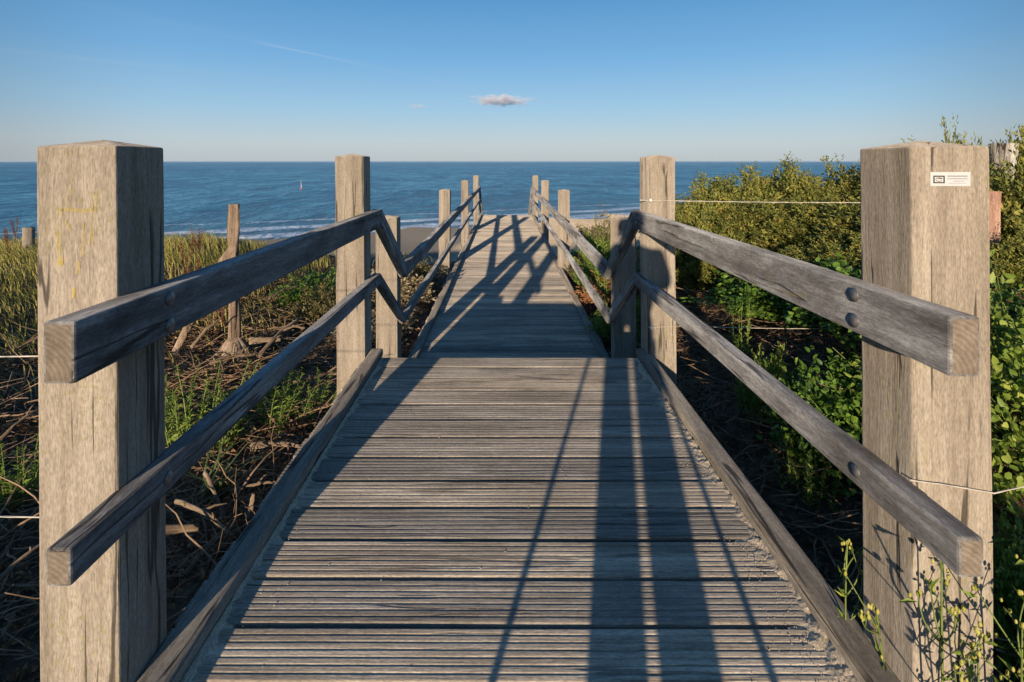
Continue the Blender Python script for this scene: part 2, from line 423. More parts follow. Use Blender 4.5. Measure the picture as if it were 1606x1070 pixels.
tag(link_mesh("ground", np_mesh("ground", np.stack([GX, GY, GZ], -1).reshape(-1, 3), F), mg, smooth=True), kind="structure")

# ------------------------------------------------------------------ sea
ms, nt, b, out = mat("sea_water")
geo = N(nt, "NewGeometry"); pos = geo.outputs['Position']
w1 = noise_n(nt, mapping(nt, pos, (.20, .075, 1)), 1.0, 6, .66, .5)
w2 = noise_n(nt, mapping(nt, pos, (.05, .020, 1)), 1.0, 5, .62, .4)
w3 = noise_n(nt, mapping(nt, pos, (.7, .30, 1)), 1.0, 4, .6)
w4 = noise_n(nt, mapping(nt, pos, (.004, .0016, 1)), 1.0, 4, .6)
cv = math_n(nt, 'ADD', math_n(nt, 'MULTIPLY', w1, .45), math_n(nt, 'ADD', math_n(nt, 'MULTIPLY', w2, .4), math_n(nt, 'MULTIPLY', w4, .15)))
wc = ramp(nt, cv, [(.43, (.022, .165, .27)), (.5, (.055, .31, .44)), (.57, (.17, .52, .63))])
sp = N(nt, "SeparateXYZ"); nt.links.new(pos, sp.inputs[0])
sd = math_n(nt, 'DIVIDE', math_n(nt, 'SUBTRACT', math_n(nt, 'SUBTRACT', sp.outputs[1], math_n(nt, 'MULTIPLY', sp.outputs[0], .55)), 108.0), 1.141)
wob = noise_n(nt, mapping(nt, pos, (.05, .05, 1)), 1.0, 3)
sdw = math_n(nt, 'ADD', sd, math_n(nt, 'MULTIPLY', math_n(nt, 'SUBTRACT', wob, .5), 9.0))
shal = ramp(nt, math_n(nt, 'DIVIDE', sdw, 60.0), [(0, .75), (.35, .3), (1, 0.0)])
wc = mix(nt, shal, wc, (.10, .19, .23))
fn = noise_n(nt, mapping(nt, pos, (.25, .5, 1)), 1.0, 5, .7)
foam = None
for c0, hw, th in ((1.5, 2.6, .44), (12, 1.9, .38), (24, 1.0, .56)):
    band = math_n(nt, 'SUBTRACT', 1.0, math_n(nt, 'DIVIDE', math_n(nt, 'ABSOLUTE', math_n(nt, 'SUBTRACT', sdw, c0)), hw * 1.6), clamp=True)
    fb = math_n(nt, 'MULTIPLY', ramp(nt, band, [(0, 0.0), (.5, 1.0)]), ramp(nt, fn, [(th - .11, 0.0), (th - .01, 1.0)]))
    foam = fb if foam is None else math_n(nt, 'MAXIMUM', foam, fb)
caps = noise_n(nt, mapping(nt, pos, (.30, .12, 1)), 1.0, 3, .5)
capm = math_n(nt, 'MULTIPLY', ramp(nt, caps, [(.70, 0.0), (.75, .8)]), ramp(nt, math_n(nt, 'DIVIDE', sd, 1200.0), [(0, 1.0), (1, 0.0)]))
foam = math_n(nt, 'MAXIMUM', foam, capm)
wc = mix(nt, foam, wc, (.95, .95, .95))
nt.links.new(wc, b.inputs['Base Color'])
b.inputs['Roughness'].default_value = .32; b.inputs['IOR'].default_value = 1.33
b.inputs['Specular IOR Level'].default_value = .22
hh = math_n(nt, 'ADD', math_n(nt, 'MULTIPLY', w1, 1.3), math_n(nt, 'ADD', math_n(nt, 'MULTIPLY', w2, 3.0), math_n(nt, 'MULTIPLY', w3, .3)))
bump(nt, hh, b, 1.0, 2.6)
me = bpy.data.meshes.new("sea")
me.from_pydata([(-60000, 30, SEA_Z), (60000, 30, SEA_Z), (60000, 60000, SEA_Z), (-60000, 60000, SEA_Z)], [], [(0, 1, 2, 3)])
tag(link_mesh("sea", me, ms), kind="structure")

# ------------------------------------------------------------------ timber shapes
LOCM = {}
def jit(v, a, s): return noise.noise(Vector(v) * s) * a

def bevel_mesh(me, w, seg=2):
    bm = bmesh.new(); bm.from_mesh(me)
    bmesh.ops.recalc_face_normals(bm, faces=bm.faces)
    ed = [e for e in bm.edges if len(e.link_faces) == 2 and e.calc_face_angle(0) > .5]
    bmesh.ops.bevel(bm, geom=ed, offset=w, segments=seg, affect='EDGES', profile=.6)
    bm.to_mesh(me); bm.free(); me.update()

def post_mesh(sx, sy, z0, z1, seed, cap=.02):
    """square timber with a low pyramid top, slight warps and worn edges; origin at its base centre"""
    h = z1 - z0; n = max(4, int(h / .12)); v = []; f = []
    for i in range(n + 1):
        z = h * i / n
        for (ax, ay) in ((-1,-1),(1,-1),(1,1),(-1,1)):
            dx = jit((ax*3+seed, ay*3, z*1.3), .0035, 1.0); dy = jit((ax*3+seed+9, ay*3, z*1.3), .0035, 1.0)
            v.append((ax*sx/2+dx, ay*sy/2+dy, z))
    for i in range(n):
        for j in range(4):
            a = i*4+j; b2 = i*4+(j+1) % 4; f.append((a, b2, b2+4, a+4))
    v.append((jit((seed, 1, 2), .01, 1), 0, h + cap)); t = len(v) - 1
    for j in range(4): f.append((n*4+j, n*4+(j+1) % 4, t))
    f.append((3, 2, 1, 0))
    me = bpy.data.meshes.new("post"); me.from_pydata(v, [], f); me.update()
    bm = bmesh.new(); bm.from_mesh(me)
    ed = [e for e in bm.edges if len(e.link_faces) == 2 and e.calc_face_angle(0) > .15]
    bmesh.ops.bevel(bm, geom=ed, offset=.005, segments=2, affect='EDGES', profile=.6)
    bm.to_mesh(me); bm.free(); me.update()
    return me

def rail_obj(name, P0, P1, t, h, mat_, parent, nseg=None, seed=0, bev=.006, wob=.004):
    """rail of thickness t (x) and vertical depth h whose top centre line runs P0 -> P1 (ends cut plumb)"""
    P0, P1 = Vector(P0), Vector(P1); d = P1 - P0
    ang = math.atan2(d.z, d.y); yaw = math.atan2(-d.x, d.y)
    M = Matrix.Translation(P0) @ Matrix.Rotation(yaw, 4, 'Z') @ Matrix.Rotation(ang, 4, 'X'); Mi = M.inverted()
    L = d.length; n = nseg or max(2, int(L / .22)); v = []; f = []
    for i in range(n + 1):
        p = P0 + d * (i / n)
        for (ax, az) in ((-1,-1),(1,-1),(1,0),(-1,0)):
            e = 0 if i in (0, n) else 1
            q = Vector((p.x + ax*t/2 + jit((p.y*.8+seed, ax, az), wob, 1), p.y, p.z + az*h + e*jit((p.y*.8+seed+5, ax, az), wob, 1)))
            v.append(tuple(Mi @ q))
    for i in range(n):
        for j in range(4):
            a = i*4+j; b2 = i*4+(j+1) % 4; f.append((a, b2, b2+4, a+4))
    f.append((3, 2, 1, 0)); f.append((n*4, n*4+1, n*4+2, n*4+3))
    me = bpy.data.meshes.new(name); me.from_pydata(v, [], f); me.update()
    me.polygons[len(me.polygons)-1].material_index = 1; me.polygons[len(me.polygons)-2].material_index = 1
    bevel_mesh(me, bev)
    o = link_mesh(name, me, [mat_, M_end], parent); o.matrix_local = M; LOCM[o.name] = M.copy()
    return o

def bolt(parent_obj, x, y, z, side, r=.0155):
    """domed bolt head on the deck-side face; a child of the rail it holds"""
    m = MB(); m.ell((0, 0, 0), (r*.55, r, r), 12, 8)
    m.tube([(side*.001, 0, 0), (side*.004, 0, 0)], r*1.25, 12)
    o = m.build("bolt", M_bolt, None, smooth=True)
    o.parent = parent_obj; o.matrix_local = LOCM[parent_obj.name].inverted() @ Matrix.Translation((x, y, z))
    return o

# ------------------------------------------------------------------ boardwalk
XL, XR = -.955, 1.04
LOW = -.61
def deck_mesh(y0, nb, x0, x1, zt, xseg, ridges, ppr, pitch=.19, gap=.017, seed=0, yo=0):
    """grooved planks laid across: one profile per plank swept along x with wear"""
    bw = pitch - gap; V = []; F = []
    prof = [(0, -.032)]
    e = bw / ridges
    for k in range(ridges):
        for q in range(ppr):
            u = q / ppr
            c_ = abs(u - .5) * 2                       # 0 at the ridge centre, 1 in the groove
            prof.append(((k + u) * e, -.0030 * min(1, max(0, (c_ - .76) / .18)) if not (k == 0 and q == 0) else -.003))
    prof += [(bw, -.004), (bw, -.032)]
    npf = len(prof)
    for bnum in range(nb):
        yb = y0 + bnum * pitch + gap / 2; n0 = len(V)
        hz = random.uniform(-.0015, .0015); ea = random.uniform(-.008, .008); eb = random.uniform(-.008, .008)
        tilt = random.uniform(-.003, .003); sk = random.uniform(-.0025, .0025)
        for i in range(xseg + 1):
            u = i / xseg; x = x0 + ea + (x1 + eb - x0 - ea) * u
            for (py, pz) in prof:
                wr = jit((x*2.2 + bnum*7.7, (yb+py)*26, seed), .00045, 1.0) if pz > -.02 else 0
                wr += jit((x*14 + bnum*3.1, (yb+py)*90, seed+4), .0003, 1.0) if pz > -.02 else 0
                wy = jit((x*.9 + bnum*4.4, 3.3, seed), .0035, 1.0)
                V.append((x, yb + py + wy + sk*(u-.5)*2, zt + pz + hz + wr + tilt*(u-.5)))
        for i in range(xseg):
            for j in range(npf):
                a = n0 + i*npf + j; b2 = n0 + i*npf + (j+1) % npf
                F.append((a, a + npf, b2 + npf, b2))
    V = np.array(V); V[:, 1] -= yo
    me = np_mesh("deck_boards", V, np.array(F))
    return me

NEAR0, NEAR1 = -1.37, 3.95
near = empty("boardwalk", (0, NEAR0, 0), 0, "near platform of grooved grey planks crossed by two long leg shadows", "boardwalk")
link_mesh("deck_boards", deck_mesh(NEAR0, 28, -1.0, 1.075, 0, 44, 7, 11, yo=NEAR0), M_deck, near)
def kerb(parent, xc, y0, y1, z, oy, dx=0, seed=0):
    o = rail_obj("kerb", (xc, y0-oy, z), (xc+dx, y1-oy, z), .085, .053, M_kerb, parent, seed=seed, bev=.012, wob=.006)
    return o
kerb(near, -.915, NEAR0, 3.985, .056, NEAR0, seed=2); kerb(near, 1.0, NEAR0, 3.985, .056, NEAR0, seed=11)
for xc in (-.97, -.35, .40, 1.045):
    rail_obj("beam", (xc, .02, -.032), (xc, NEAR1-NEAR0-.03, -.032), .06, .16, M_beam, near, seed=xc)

steps = empty("stairs", (0, NEAR1, 0), 0, "short flight of wooden steps hidden between the two decks", "stairs")
for i in range(3):
    m = MB(); z = -.155 * (i + 1); y = .012 + .36 * i
    m.box(-.96, 1.04, y, y + .35, z - .035, z)
    o = m.build("tread", M_deck, steps); bevel_mesh(o.data, .004)
    m = MB(); m.box(-.95, 1.03, y + .0, y + .02, z + .004, z + .118); m.build("riser", M_beam, steps)

LY0 = 5.06; NB = 82; LY1 = LY0 + NB * .19
far = empty("boardwalk", (0, LY0, LOW), 0, "lower straight boardwalk running toward the sea beyond the near platform", "boardwalk")
dm = deck_mesh(LY0, NB, -.99, 1.09, 0, 16, 6, 4, gap=.010, seed=31, yo=LY0)
dv = np.empty(len(dm.vertices)*3, np.float32); dm.vertices.foreach_get('co', dv); dv = dv.reshape(-1, 3)
dv[:, 0] += .05 * np.clip(dv[:, 1] / 15, 0, 1); dm.vertices.foreach_set('co', dv.ravel()); dm.update()
link_mesh("deck_boards", dm, M_deck, far)
kerb(far, -.915, 5.08, LY1, .056, LY0, .06, 21); kerb(far, 1.02, 5.08, LY1, .056, LY0, .06, 27)
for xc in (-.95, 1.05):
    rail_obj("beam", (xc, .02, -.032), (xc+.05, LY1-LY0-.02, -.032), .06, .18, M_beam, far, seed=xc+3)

down = empty("stairs", (0, LY1, LOW), 0, "wooden stairs dropping to the beach past the far end of boardwalk", "stairs")
for i in range(42):
    m = MB(); m.box(-.88, 1.06, .01 + .29*i, .28 + .29*i, -.165*(i+1) - .04, -.165*(i+1)); m.build("tread", M_deck, down)
for xc in (-.92, 1.12):
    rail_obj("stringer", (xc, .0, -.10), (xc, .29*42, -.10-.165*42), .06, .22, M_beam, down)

# ------------------------------------------------------------------ railings
TILT = R(.42)

rail_l = empty("wooden_railing", (-1.08, 1.48, 0), 0, "left timber railing whose nearest post has faded yellow paint", "railing")
rail_r = empty("wooden_railing", (1.12, 1.48, 0), 0, "right timber railing whose nearest post carries a small white sticker", "railing")
S = .2
def add_post(root, xin, side, d, zt, zb, seed, s=S, tilt=TILT):
    xc = xin + side * s / 2
    me = post_mesh(s, s*.98, zb, zt, seed)
    o = link_mesh("post", me, M_post, root)
    M = Matrix.Translation((xc, d + s/2, 1.41)) @ Matrix.Rotation(-tilt, 4, 'Y') @ Matrix.Translation((0, 0, zb - 1.41))
    o.matrix_local = Matrix.Translation(root.location).inverted() @ M
    LOCM[o.name] = Matrix.Translation(root.location).inverted() @ M
    return o
def far_shift(y): return .065 * max(0, (y - 5)) / 15
post_nl = add_post(rail_l, -.976, -1, 1.38, 1.448, -.75, 1)
add_post(rail_l, -.983, -1, 3.85, 1.444, -1.1, 4)
for y, xi, zt in ((5.15, -1.005, .875), (10.2, -.995, .87), (15.1, -.975, .87), (20.3, -.93, .87)):
    add_post(rail_l, xi, -1, y, zt, float(ground(-1.1, y)) - .4, y, tilt=R(random.uniform(-.5, .4)))
post_nr = add_post(rail_r, 1.022, 1, 1.38, 1.446, -.75, 7)
post_r2 = add_post(rail_r, 1.000, 1, 3.85, 1.438, -1.1, 9)
for y, xi, zt in ((5.15, 1.035, .86), (10.2, 1.03, .865), (15.1, 1.045, .87), (20.3, 1.075, .87)):
    add_post(rail_r, xi, 1, y, zt, float(ground(1.1, y)) - .4, y + 50, tilt=R(random.uniform(-.5, .4)))

def rails(root, side, xo, za, zb_, h, t, name, y0, x_far, drop, seed, zf):
    rl = Vector(root.location)
    xc = xo - side * t / 2
    pts = [(xc, y0, za), (xc + .002*side, 4.13, zb_), (xc - side*.0, 5.16, zf), (x_far - side*t/2, 20.62, zf + .02), (x_far - side*t/2, 20.62 + 9, zf + .02 - 9*.569)]
    out_ = []
    for k in range(4):
        a = Vector(pts[k]); c = Vector(pts[k+1]); dirv = (c - a).normalized()
        a2 = a + dirv * (.0012 if k else 0); c2 = c - dirv * .0012
        out_.append(rail_obj(name, a2 - rl, c2 - rl, t, h, M_rail, root, seed=seed + k*3.3))
    return out_
tl = rails(rail_l, -1, -.978, 1.069, 1.050, .132, .066, "top_rail", 1.165, -.935, 0, 1, .45)
ll = rails(rail_l, -1, -.978, .582, .570, .080, .055, "lower_rail", 1.172, -.935, 0, 20, -.03)
tr = rails(rail_r, 1, 1.024, 1.076, 1.045, .130, .066, "top_rail", 1.18, 1.075, 0, 40, .43)
lr = rails(rail_r, 1, 1.024, .606, .575, .084, .055, "lower_rail", 1.171, 1.075, 0, 60, -.03)
for (seg, root, side, xf, zs) in ((tl[0], rail_l, 1, -.912, (1.035, .963)), (tr[0], rail_r, -1, .958, (1.045, .975))):
    for yb in (1.50, 3.96):
        for z in zs: bolt(seg, xf - root.location.x, yb - root.location.y, z - (.012 if yb > 3 else 0), side)
for (seg, root, side, xf, z) in ((ll[0], rail_l, 1, -.923, .54), (lr[0], rail_r, -1, .969, .558)):
    for yb in (1.51, 3.96): bolt(seg, xf - root.location.x, yb - root.location.y, z - (.012 if yb > 3 else 0), side, .014)
for (seg, root, side, x0, x1, zz) in ((tl[2], rail_l, 1, -.912, -.869, .40), (tr[2], rail_r, -1, .958, 1.009, .38), (ll[2], rail_l, 1, -.923, -.88, -.07), (lr[2], rail_r, -1, .969, 1.02, -.07)):
    for yb in (5.25, 10.3, 15.2, 20.4):
        bolt(seg, x0 + (x1-x0)*(yb-5.16)/15.46 - root.location.x, yb - root.location.y, zz + .02*(yb-5.16)/15.46, side, .014)

# sticker on the near right post: white plate, dark emblem frame, rows of tiny illegible print
M_plate = plain("sticker_white", (.56, .57, .56), .4, 0, .4, .06, 40)
M_ink = plain("sticker_ink", (.07, .065, .07), .6, 0, .2, .1)
M_grey = plain("sticker_print", (.30, .31, .33), .6, 0, .2, .1)
m = MB(); q = 1.38 / FPX
sx0, sx1, sz0, sz1 = 0, 63*q, 0, -22*q
m.box(sx0, sx1, -.0012, 0, sz1, sz0, 0)
def rect(px0, px1, py0, py1, mi): m.box(px0*q, px1*q, -.0018, -.0012, -py1*q, -py0*q, mi)
rect(4.5, 22.5, 5.5, 7.6, 1); rect(4.5, 22.5, 15.6, 17.6, 1); rect(4.5, 6.6, 7.6, 15.6, 1); rect(20.4, 22.5, 7.6, 15.6, 1)
m.tube([((13.5+5.0*math.cos(a))*q, -.0016, -(11.6-3.0*math.sin(a))*q) for a in np.linspace(.5, 5.7, 12)], .0007, 5, 1)
rect(11.5, 19, 9.8, 11.0, 1)
def print_row(x0, x1, y0, y1, mi, wl):
    x = x0
    while x < x1:
        w = random.uniform(*wl); rect(x, min(x1, x + w), y0 + random.uniform(-.15, .15), y1, mi); x += w + .45
print_row(26.5, 58, 5.4, 7.6, 2, (.6, 1.5)); print_row(26.5, 58, 9.8, 11.3, 2, (.5, 1.3)); print_row(36, 53, 13.7, 14.8, 2, (.5, 1.2)); print_row(28, 56, 17.2, 17.9, 2, (.5, 1.2))
st = m.build("sticker", [M_plate, M_ink, M_grey])
st.parent = post_nr
st.matrix_local = LOCM[post_nr.name].inverted() @ Matrix.Translation(rail_r.location).inverted() @ Matrix.Translation((P(1459, 1.38), 1.381, Z(270, 1.38)))
tag(st, "small white sticker with dark emblem and rows of tiny grey print")

# worn paint: thin strokes lying on the timber, broken up where the paint has weathered off
def paintmat(name, c, keep):
    m_, nt, b, out = mat(name)
    tc = N(nt, "TexCoord")
    a = noise_n(nt, mapping(nt, tc.outputs['Object'], (160, 160, 12)), 1.0, 4, .7); a2 = noise_n(nt, mapping(nt, tc.outputs['Object'], (25, 25, 12)), 1.0, 3)
    g = N(nt, "NewGeometry")
    al = math_n(nt, 'MULTIPLY', ramp(nt, math_n(nt, 'ADD', math_n(nt, 'MULTIPLY', a, .6), math_n(nt, 'MULTIPLY', a2, .4)), [(.43, 0.0), (.68, 1.0)]), keep)
    b.inputs['Base Color'].default_value = (*c, 1); b.inputs['Roughness'].default_value = .8; b.inputs['Diffuse Roughness'].default_value = 1
    nt.links.new(al, b.inputs['Alpha']); return m_
M_yel = paintmat("worn_yellow_paint", (.66, .52, .06), .85)
M_yel2 = paintmat("worn_yellow_scrawl", (.33, .27, .06), .6)
M_chalk = paintmat("worn_red_scrawl", (.36, .22, .14), .85)
def stroke(m, pts, w):
    """flat ribbon polygon in the x-z plane facing -y"""
    pts = [Vector((p[0], 0, p[1])) for p in pts]; L = []; Rr = []
    for i, p in enumerate(pts):
        t = (pts[min(i+1, len(pts)-1)] - pts[max(i-1, 0)]).normalized(); nrm = Vector((-t.z, 0, t.x))
        ww = w * (.8 + .4*random.random()); L.append(p + nrm*ww/2); Rr.append(p - nrm*ww/2)
    for i in range(len(pts)-1):
        m.quad([L[i], Rr[i], Rr[i+1], L[i+1]])
m = MB(); d0 = 1.38
def sp_(px, py): return (P(px, d0) - P(118, d0), Z(py, d0) - Z(380, d0))
for pts, w in (([(95, 327), (94, 350), (93, 375), (95, 416)], .013), ([(90, 329), (110, 329), (135, 331), (155, 327)], .010), ([(104, 315), (110, 298), (113, 292)], .007),
               ([(151, 305), (149, 322), (146, 345), (143, 385)], .010), ([(133, 350), (131, 385), (130, 403)], .006), ([(124, 410), (122, 430)], .009), ([(117, 452), (115, 468)], .008), ([(101, 345), (112, 362)], .007)):
    m = MB(); stroke(m, [sp_(*p) for p in pts], w)
    pm = m.build("paint_mark", M_yel); pm.parent = post_nl
    pm.matrix_local = LOCM[post_nl.name].inverted() @ Matrix.Translation(rail_l.location).inverted() @ Matrix.Translation((P(118, d0), 1.3788, Z(380, d0)))
# scrawl on the deck face of the right top rail (faces -x): ribbons in the y-z plane
def side_stroke(m, pts, w):
    n0 = len(m.v); stroke(m, pts, w)
    for i in range(n0, len(m.v)):
        x, y, z = m.v[i]; m.v[i] = (0, x, z)
for pts, w, mm in (([(2.05, 1.02), (1.98, .985), (1.90, .965), (1.80, .97), (1.74, .985)], .012, M_yel2), ([(1.66, 1.04), (1.655, 1.0), (1.66, .965)], .006, M_yel2),
                   ([(1.555, 1.035), (1.535, 1.04), (1.53, 1.02), (1.545, 1.005), (1.535, .985), (1.565, .975), (1.58, .985)], .005, M_chalk), ([(1.62, 1.03), (1.615, .98)], .005, M_chalk)):
    m = MB(); side_stroke(m, pts, w)
    o = m.build("scrawl", mm); o.parent = tr[0]
    o.matrix_local = LOCM[tr[0].name].inverted() @ Matrix.Translation(rail_r.location).inverted() @ Matrix.Translation((.9562, 0, 0))

# ------------------------------------------------------------------ sand on the deck
M_sand = plain("sand_grains", (.58, .48, .35), .95, 0, .05, .5, 260)
def sand_drift(label, x0, sgn, width, y0, y1, zb, dens, seed):
    m = MB(); r = random.Random(seed)
    ny_, nx_ = int((y1-y0)/.009), 16
    def hgt(x, y):
        u = (x - x0) * sgn / width
        e = .55 + .5*noise.noise(Vector((y*3, seed, 0))) + .35*noise.noise(Vector((y*11, seed, 4)))
        return (1 - u/max(e, .05)) * .009 + .0035*noise.noise(Vector((x*55, y*55, seed))) + .002*noise.noise(Vector((x*140, y*140, seed))) + .007*noise.noise(Vector((x*22, y*22, seed)))
    for i in range(ny_+1):
        for j in range(nx_+1):
            y = y0 + (y1-y0)*i/ny_; x = x0 + sgn*width*j/nx_
            m.v.append((x, y, zb - .004 + hgt(x, y)))
    for i in range(ny_):
        for j in range(nx_):
            a = i*(nx_+1)+j; f = (a, a+1, a+nx_+2, a+nx_+1)
            m.f.append(f if sgn > 0 else f[::-1]); m.m.append(0)
    for k in range(dens):
        y = r.uniform(y0, y1); x = x0 + sgn*abs(r.gauss(0, width*1.1)); s = r.uniform(.0007, .0022)
        m.ell((x, y, zb + s*.3 - .001), (s*r.uniform(.7, 1.4), s*r.uniform(.7, 1.4), s*.7), 5, 3)
    return tag(m.build("sand_drift", M_sand), label, "sand", kind="stuff")
sand_drift("loose beige sand heaped along the foot of the right kerb", .957, -1, .095, .9, 3.93, 0, 1500, 3)
sand_drift("thin sand scattered along the foot of the left kerb", -.872, 1, .05, .9, 3.93, 0, 500, 8)
m = MB(); r = random.Random(5)
for k in range(160):
    s = r.uniform(.0008, .0026); m.ell((r.uniform(-.85, .93), r.uniform(1.1, 3.9), s*.4), (s*r.uniform(.8, 1.6), s, s*.6), 5, 3)
tag(m.build("grit", M_sand), "fine grit sprinkled over the near planks", "grit", kind="stuff")

# ------------------------------------------------------------------ fences and wires
def round_post(name, x, y, zt, rad, label, matl, seed, gnarl=.25, flare=.6, cat="fence post", group=None, lean=(0, 0)):
    zb = float(ground(x, y)) - .3; n = 22; sd = 14; m = MB()
    for i in range(n+1):
        u = i/n; z = (zt-zb)*u
        for j in range(sd):
            a = 2*math.pi*j/sd
            rr = rad*(1 + flare*math.exp(-u*5) + gnarl*noise.noise(Vector((math.cos(a)*1.4+seed, math.sin(a)*1.4, z*2.5))) + .12*noise.noise(Vector((math.cos(a)*5+seed, math.sin(a)*5, z*1.5))))
            m.v.append((rr*math.cos(a)+lean[0]*u, rr*math.sin(a)+lean[1]*u, z + (.012*noise.noise(Vector((a*2, seed, 1))) if i == n else 0)))
    for i in range(n):
        for j in range(sd):
            a = i*sd+j; b2 = i*sd+(j+1) % sd; m.f.append((a, b2, b2+sd, a+sd)); m.m.append(0)
    m.f.append(tuple(n*sd+j for j in range(sd))); m.m.append(0)
    root = empty(name, (x, y, zb), 0, label, cat, group)
    m.build("trunk", matl, root, smooth=True); return root
rp = round_post("dead_tree_post", -2.80, 5.7, .965, .046, "weathered dead trunk post with a leaning side limb left of boardwalk", M_old, 3, .75, .7)
m = MB(); z0 = rp.location.z
m.tube([(-.62, -.05, .30), (-.44, 0, .70), (-.26, .03, 1.05), (-.09, .0, 1.32), (0, 0, 1.46)], [.035, .042, .05, .058, .045], 9)
m.build("limb", M_old, rp, smooth=True)
m = MB()
for k, (dx, dy) in enumerate(((-.3, -.15), (.22, -.2), (-.05, -.34), (.3, .05))):
    m.tube([(0, 0, .50), (dx*.35, dy*.35, .38), (dx*.7, dy*.7, .27), (dx, dy, .2)], [.06, .05, .03, .015], 8)
m.build("root", M_old, rp, smooth=True)
round_post("fence_post", -7.78, 9.0, .325, .085, "short weathered post standing in the dry grass at far left", M_post, 8, .1, .1)
round_post("fence_post", 3.665, 4.15, 1.185, .062, "reddish brown weathered post behind the right gate post", M_red, 12, .2, .2)
round_post("fence_post", 4.62, 5.1, 1.575, .083, "thick grey gnarled post topping the bushes at far right", M_grey_old, 17, .6, .3)

def wire(label, pts, knobs=(), r=.0022):
    root = empty("fence_wire", pts[0], 0, label, "fence wire")
    o = Vector(pts[0]); m = MB(); out_ = []
    for i in range(len(pts)-1):
        a, b2 = Vector(pts[i]), Vector(pts[i+1]); n = max(2, int((b2-a).length/.08))
        for k in range(n):
            u = k/n; p = a.lerp(b2, u); p.z -= .03*(b2-a).length*u*(1-u)*.6; out_.append(p - o)
    out_.append(Vector(pts[-1]) - o)
    m.tube(out_, r, 5)
    ph = [p + Vector((0, math.sin(i*2.4), math.cos(i*2.4)))*r*1.1 for i, p in enumerate(out_)]
    m.tube(ph, r*.7, 4)
    m.build("strand", M_wire, root, smooth=True)
    for k in knobs:
        mk = MB(); mk.ell((0, 0, 0), (.012, .018, .014), 10, 6); mk.tube([(0, -.016, 0), (0, .02, 0)], .006, 8)
        mk.build("insulator", M_white, root, loc=Vector(k) - o, smooth=True)
wire("pale twisted wire leaving the left near post at mid height", [(-1.178, 1.48, Z(558, 1.48)), (-4.2, 1.75, .80)])
wire("pale wire leaving the left near post low down", [(-1.178, 1.48, Z(812, 1.48)), (-4.2, 1.6, .47)])
yR = 3.842
wire("pale wire stretched over the bushes from the second right post", [(P(1003, 3.85), yR, Z(314, 3.85)), (1.212, yR, Z(315, 3.85)), (3.62, 4.1, Z(316, 4.1))], [(P(1019, 3.85), yR-.012, Z(314, 3.85))], .0028)
wire("thin dark lower wire from the second right post with white knob", [(P(1016, 3.85), yR, Z(513, 3.85)), (1.212, yR, Z(511, 3.85)), (2.6, 3.9, .22)], [(P(1020, 3.85), yR-.012, Z(513, 3.85))], .002)
wire("fine twine wrapped round the right near post", [(1.018, 1.376, Z(752, 1.38)), (1.1, 1.375, Z(758, 1.38)), (1.228, 1.376, Z(772, 1.38)), (1.75, 1.5, .6)], (), .0016)

# ------------------------------------------------------------------ plants
def shoots_bush(seed, rad, nsh, lps, L, W, big=False, up=.35, lump=.25, start=.25, upright=0.0, stem_r=.006, zmin=-.1):
    """crown of leafy shoots growing outwards from the middle; returns foliage mesh and stems mesh (base at z=0)"""
    global rng
    rng = np.random.default_rng(seed)
    rx, ry, rz = rad
    d = rand_unit(nsh); d[:, 2] = np.abs(d[:, 2]) * (1 - up) + up * rng.random(nsh); d[:, 2] = np.maximum(d[:, 2], zmin); d = unit(d)
    lumps = np.array([noise.noise(Vector(v)*2.3 + Vector((seed, 0, 0))) for v in d]); fine = rng.random(nsh)
    ext = (.78 + lump*lumps*1.4 + .28*fine**2)
    E = d * ext[:, None] * np.array([rx, ry, rz])
    E[:, 2] += upright * rz * rng.random(nsh) * .4
    B = d * np.array([rx, ry, rz]) * start * rng.random((nsh, 1)); B[:, 2] = np.maximum(B[:, 2], .02)
    st = MB()
    mid = (B + E)/2 + rng.normal(size=(nsh, 3))*.06*rx
    for i in range(0, nsh, 3):
        st.tube([B[i], mid[i], E[i]], [stem_r, stem_r*.7, stem_r*.3], 3, cap=False)
    t = .30 + .70*np.sqrt(rng.random((nsh, lps)))
    Pp = ((1-t)**2)[..., None]*B[:, None] + (2*t*(1-t))[..., None]*(2*mid - (B+E)/2)[:, None] + (t**2)[..., None]*E[:, None]
    Pp = Pp.reshape(-1, 3) + rng.normal(size=(nsh*lps, 3))*L*.35
    sd = np.repeat(unit(E - mid), lps, 0)
    D = unit(sd*.8 + rand_unit(nsh*lps)*.9 + np.array([0, 0, upright])); Nn = unit(rand_unit(nsh*lps) + np.array([0, 0, .8]))
    k = nsh*lps; Ls = L*(.6 + .7*rng.random(k)); Ws = W*(.7 + .6*rng.random(k))
    V, F_ = (big_leaf_arrays if big else leaf_arrays)(Pp, D, Nn, Ls, Ws)
    return np_mesh("foliage", V, F_), st.mesh("stems")

def make_plant(name, meshes, lm, sm, parts=("foliage", "stems")):
    root = empty(name)
    me, stm = meshes
    if lm: me.materials.append(lm)
    if sm: stm.materials.append(sm)
    for nme, ms_ in zip(parts, (me, stm)):
        o = bpy.data.objects.new(nme, ms_); col.objects.link(o); o.parent = root
    return root

protos = {}
def place(kind, x, y, label, cat, group=None, s=(1, 1, 1), rz=None, dz=0.0, z=None):
    p = protos[kind]
    if p.get('used'): o = copy_tree(p['o'])
    else: o = p['o']; p['used'] = True
    o.location = (x, y, (float(ground(x, y)) if z is None else z) + dz)
    o.rotation_euler = (0, 0, random.uniform(0, 6.28) if rz is None else rz)
    if isinstance(s, (int, float)): s = (s, s, s)
    o.scale = s
    for k in ('group',):
        if k in o: del o[k]
    return tag(o, label, cat, group)

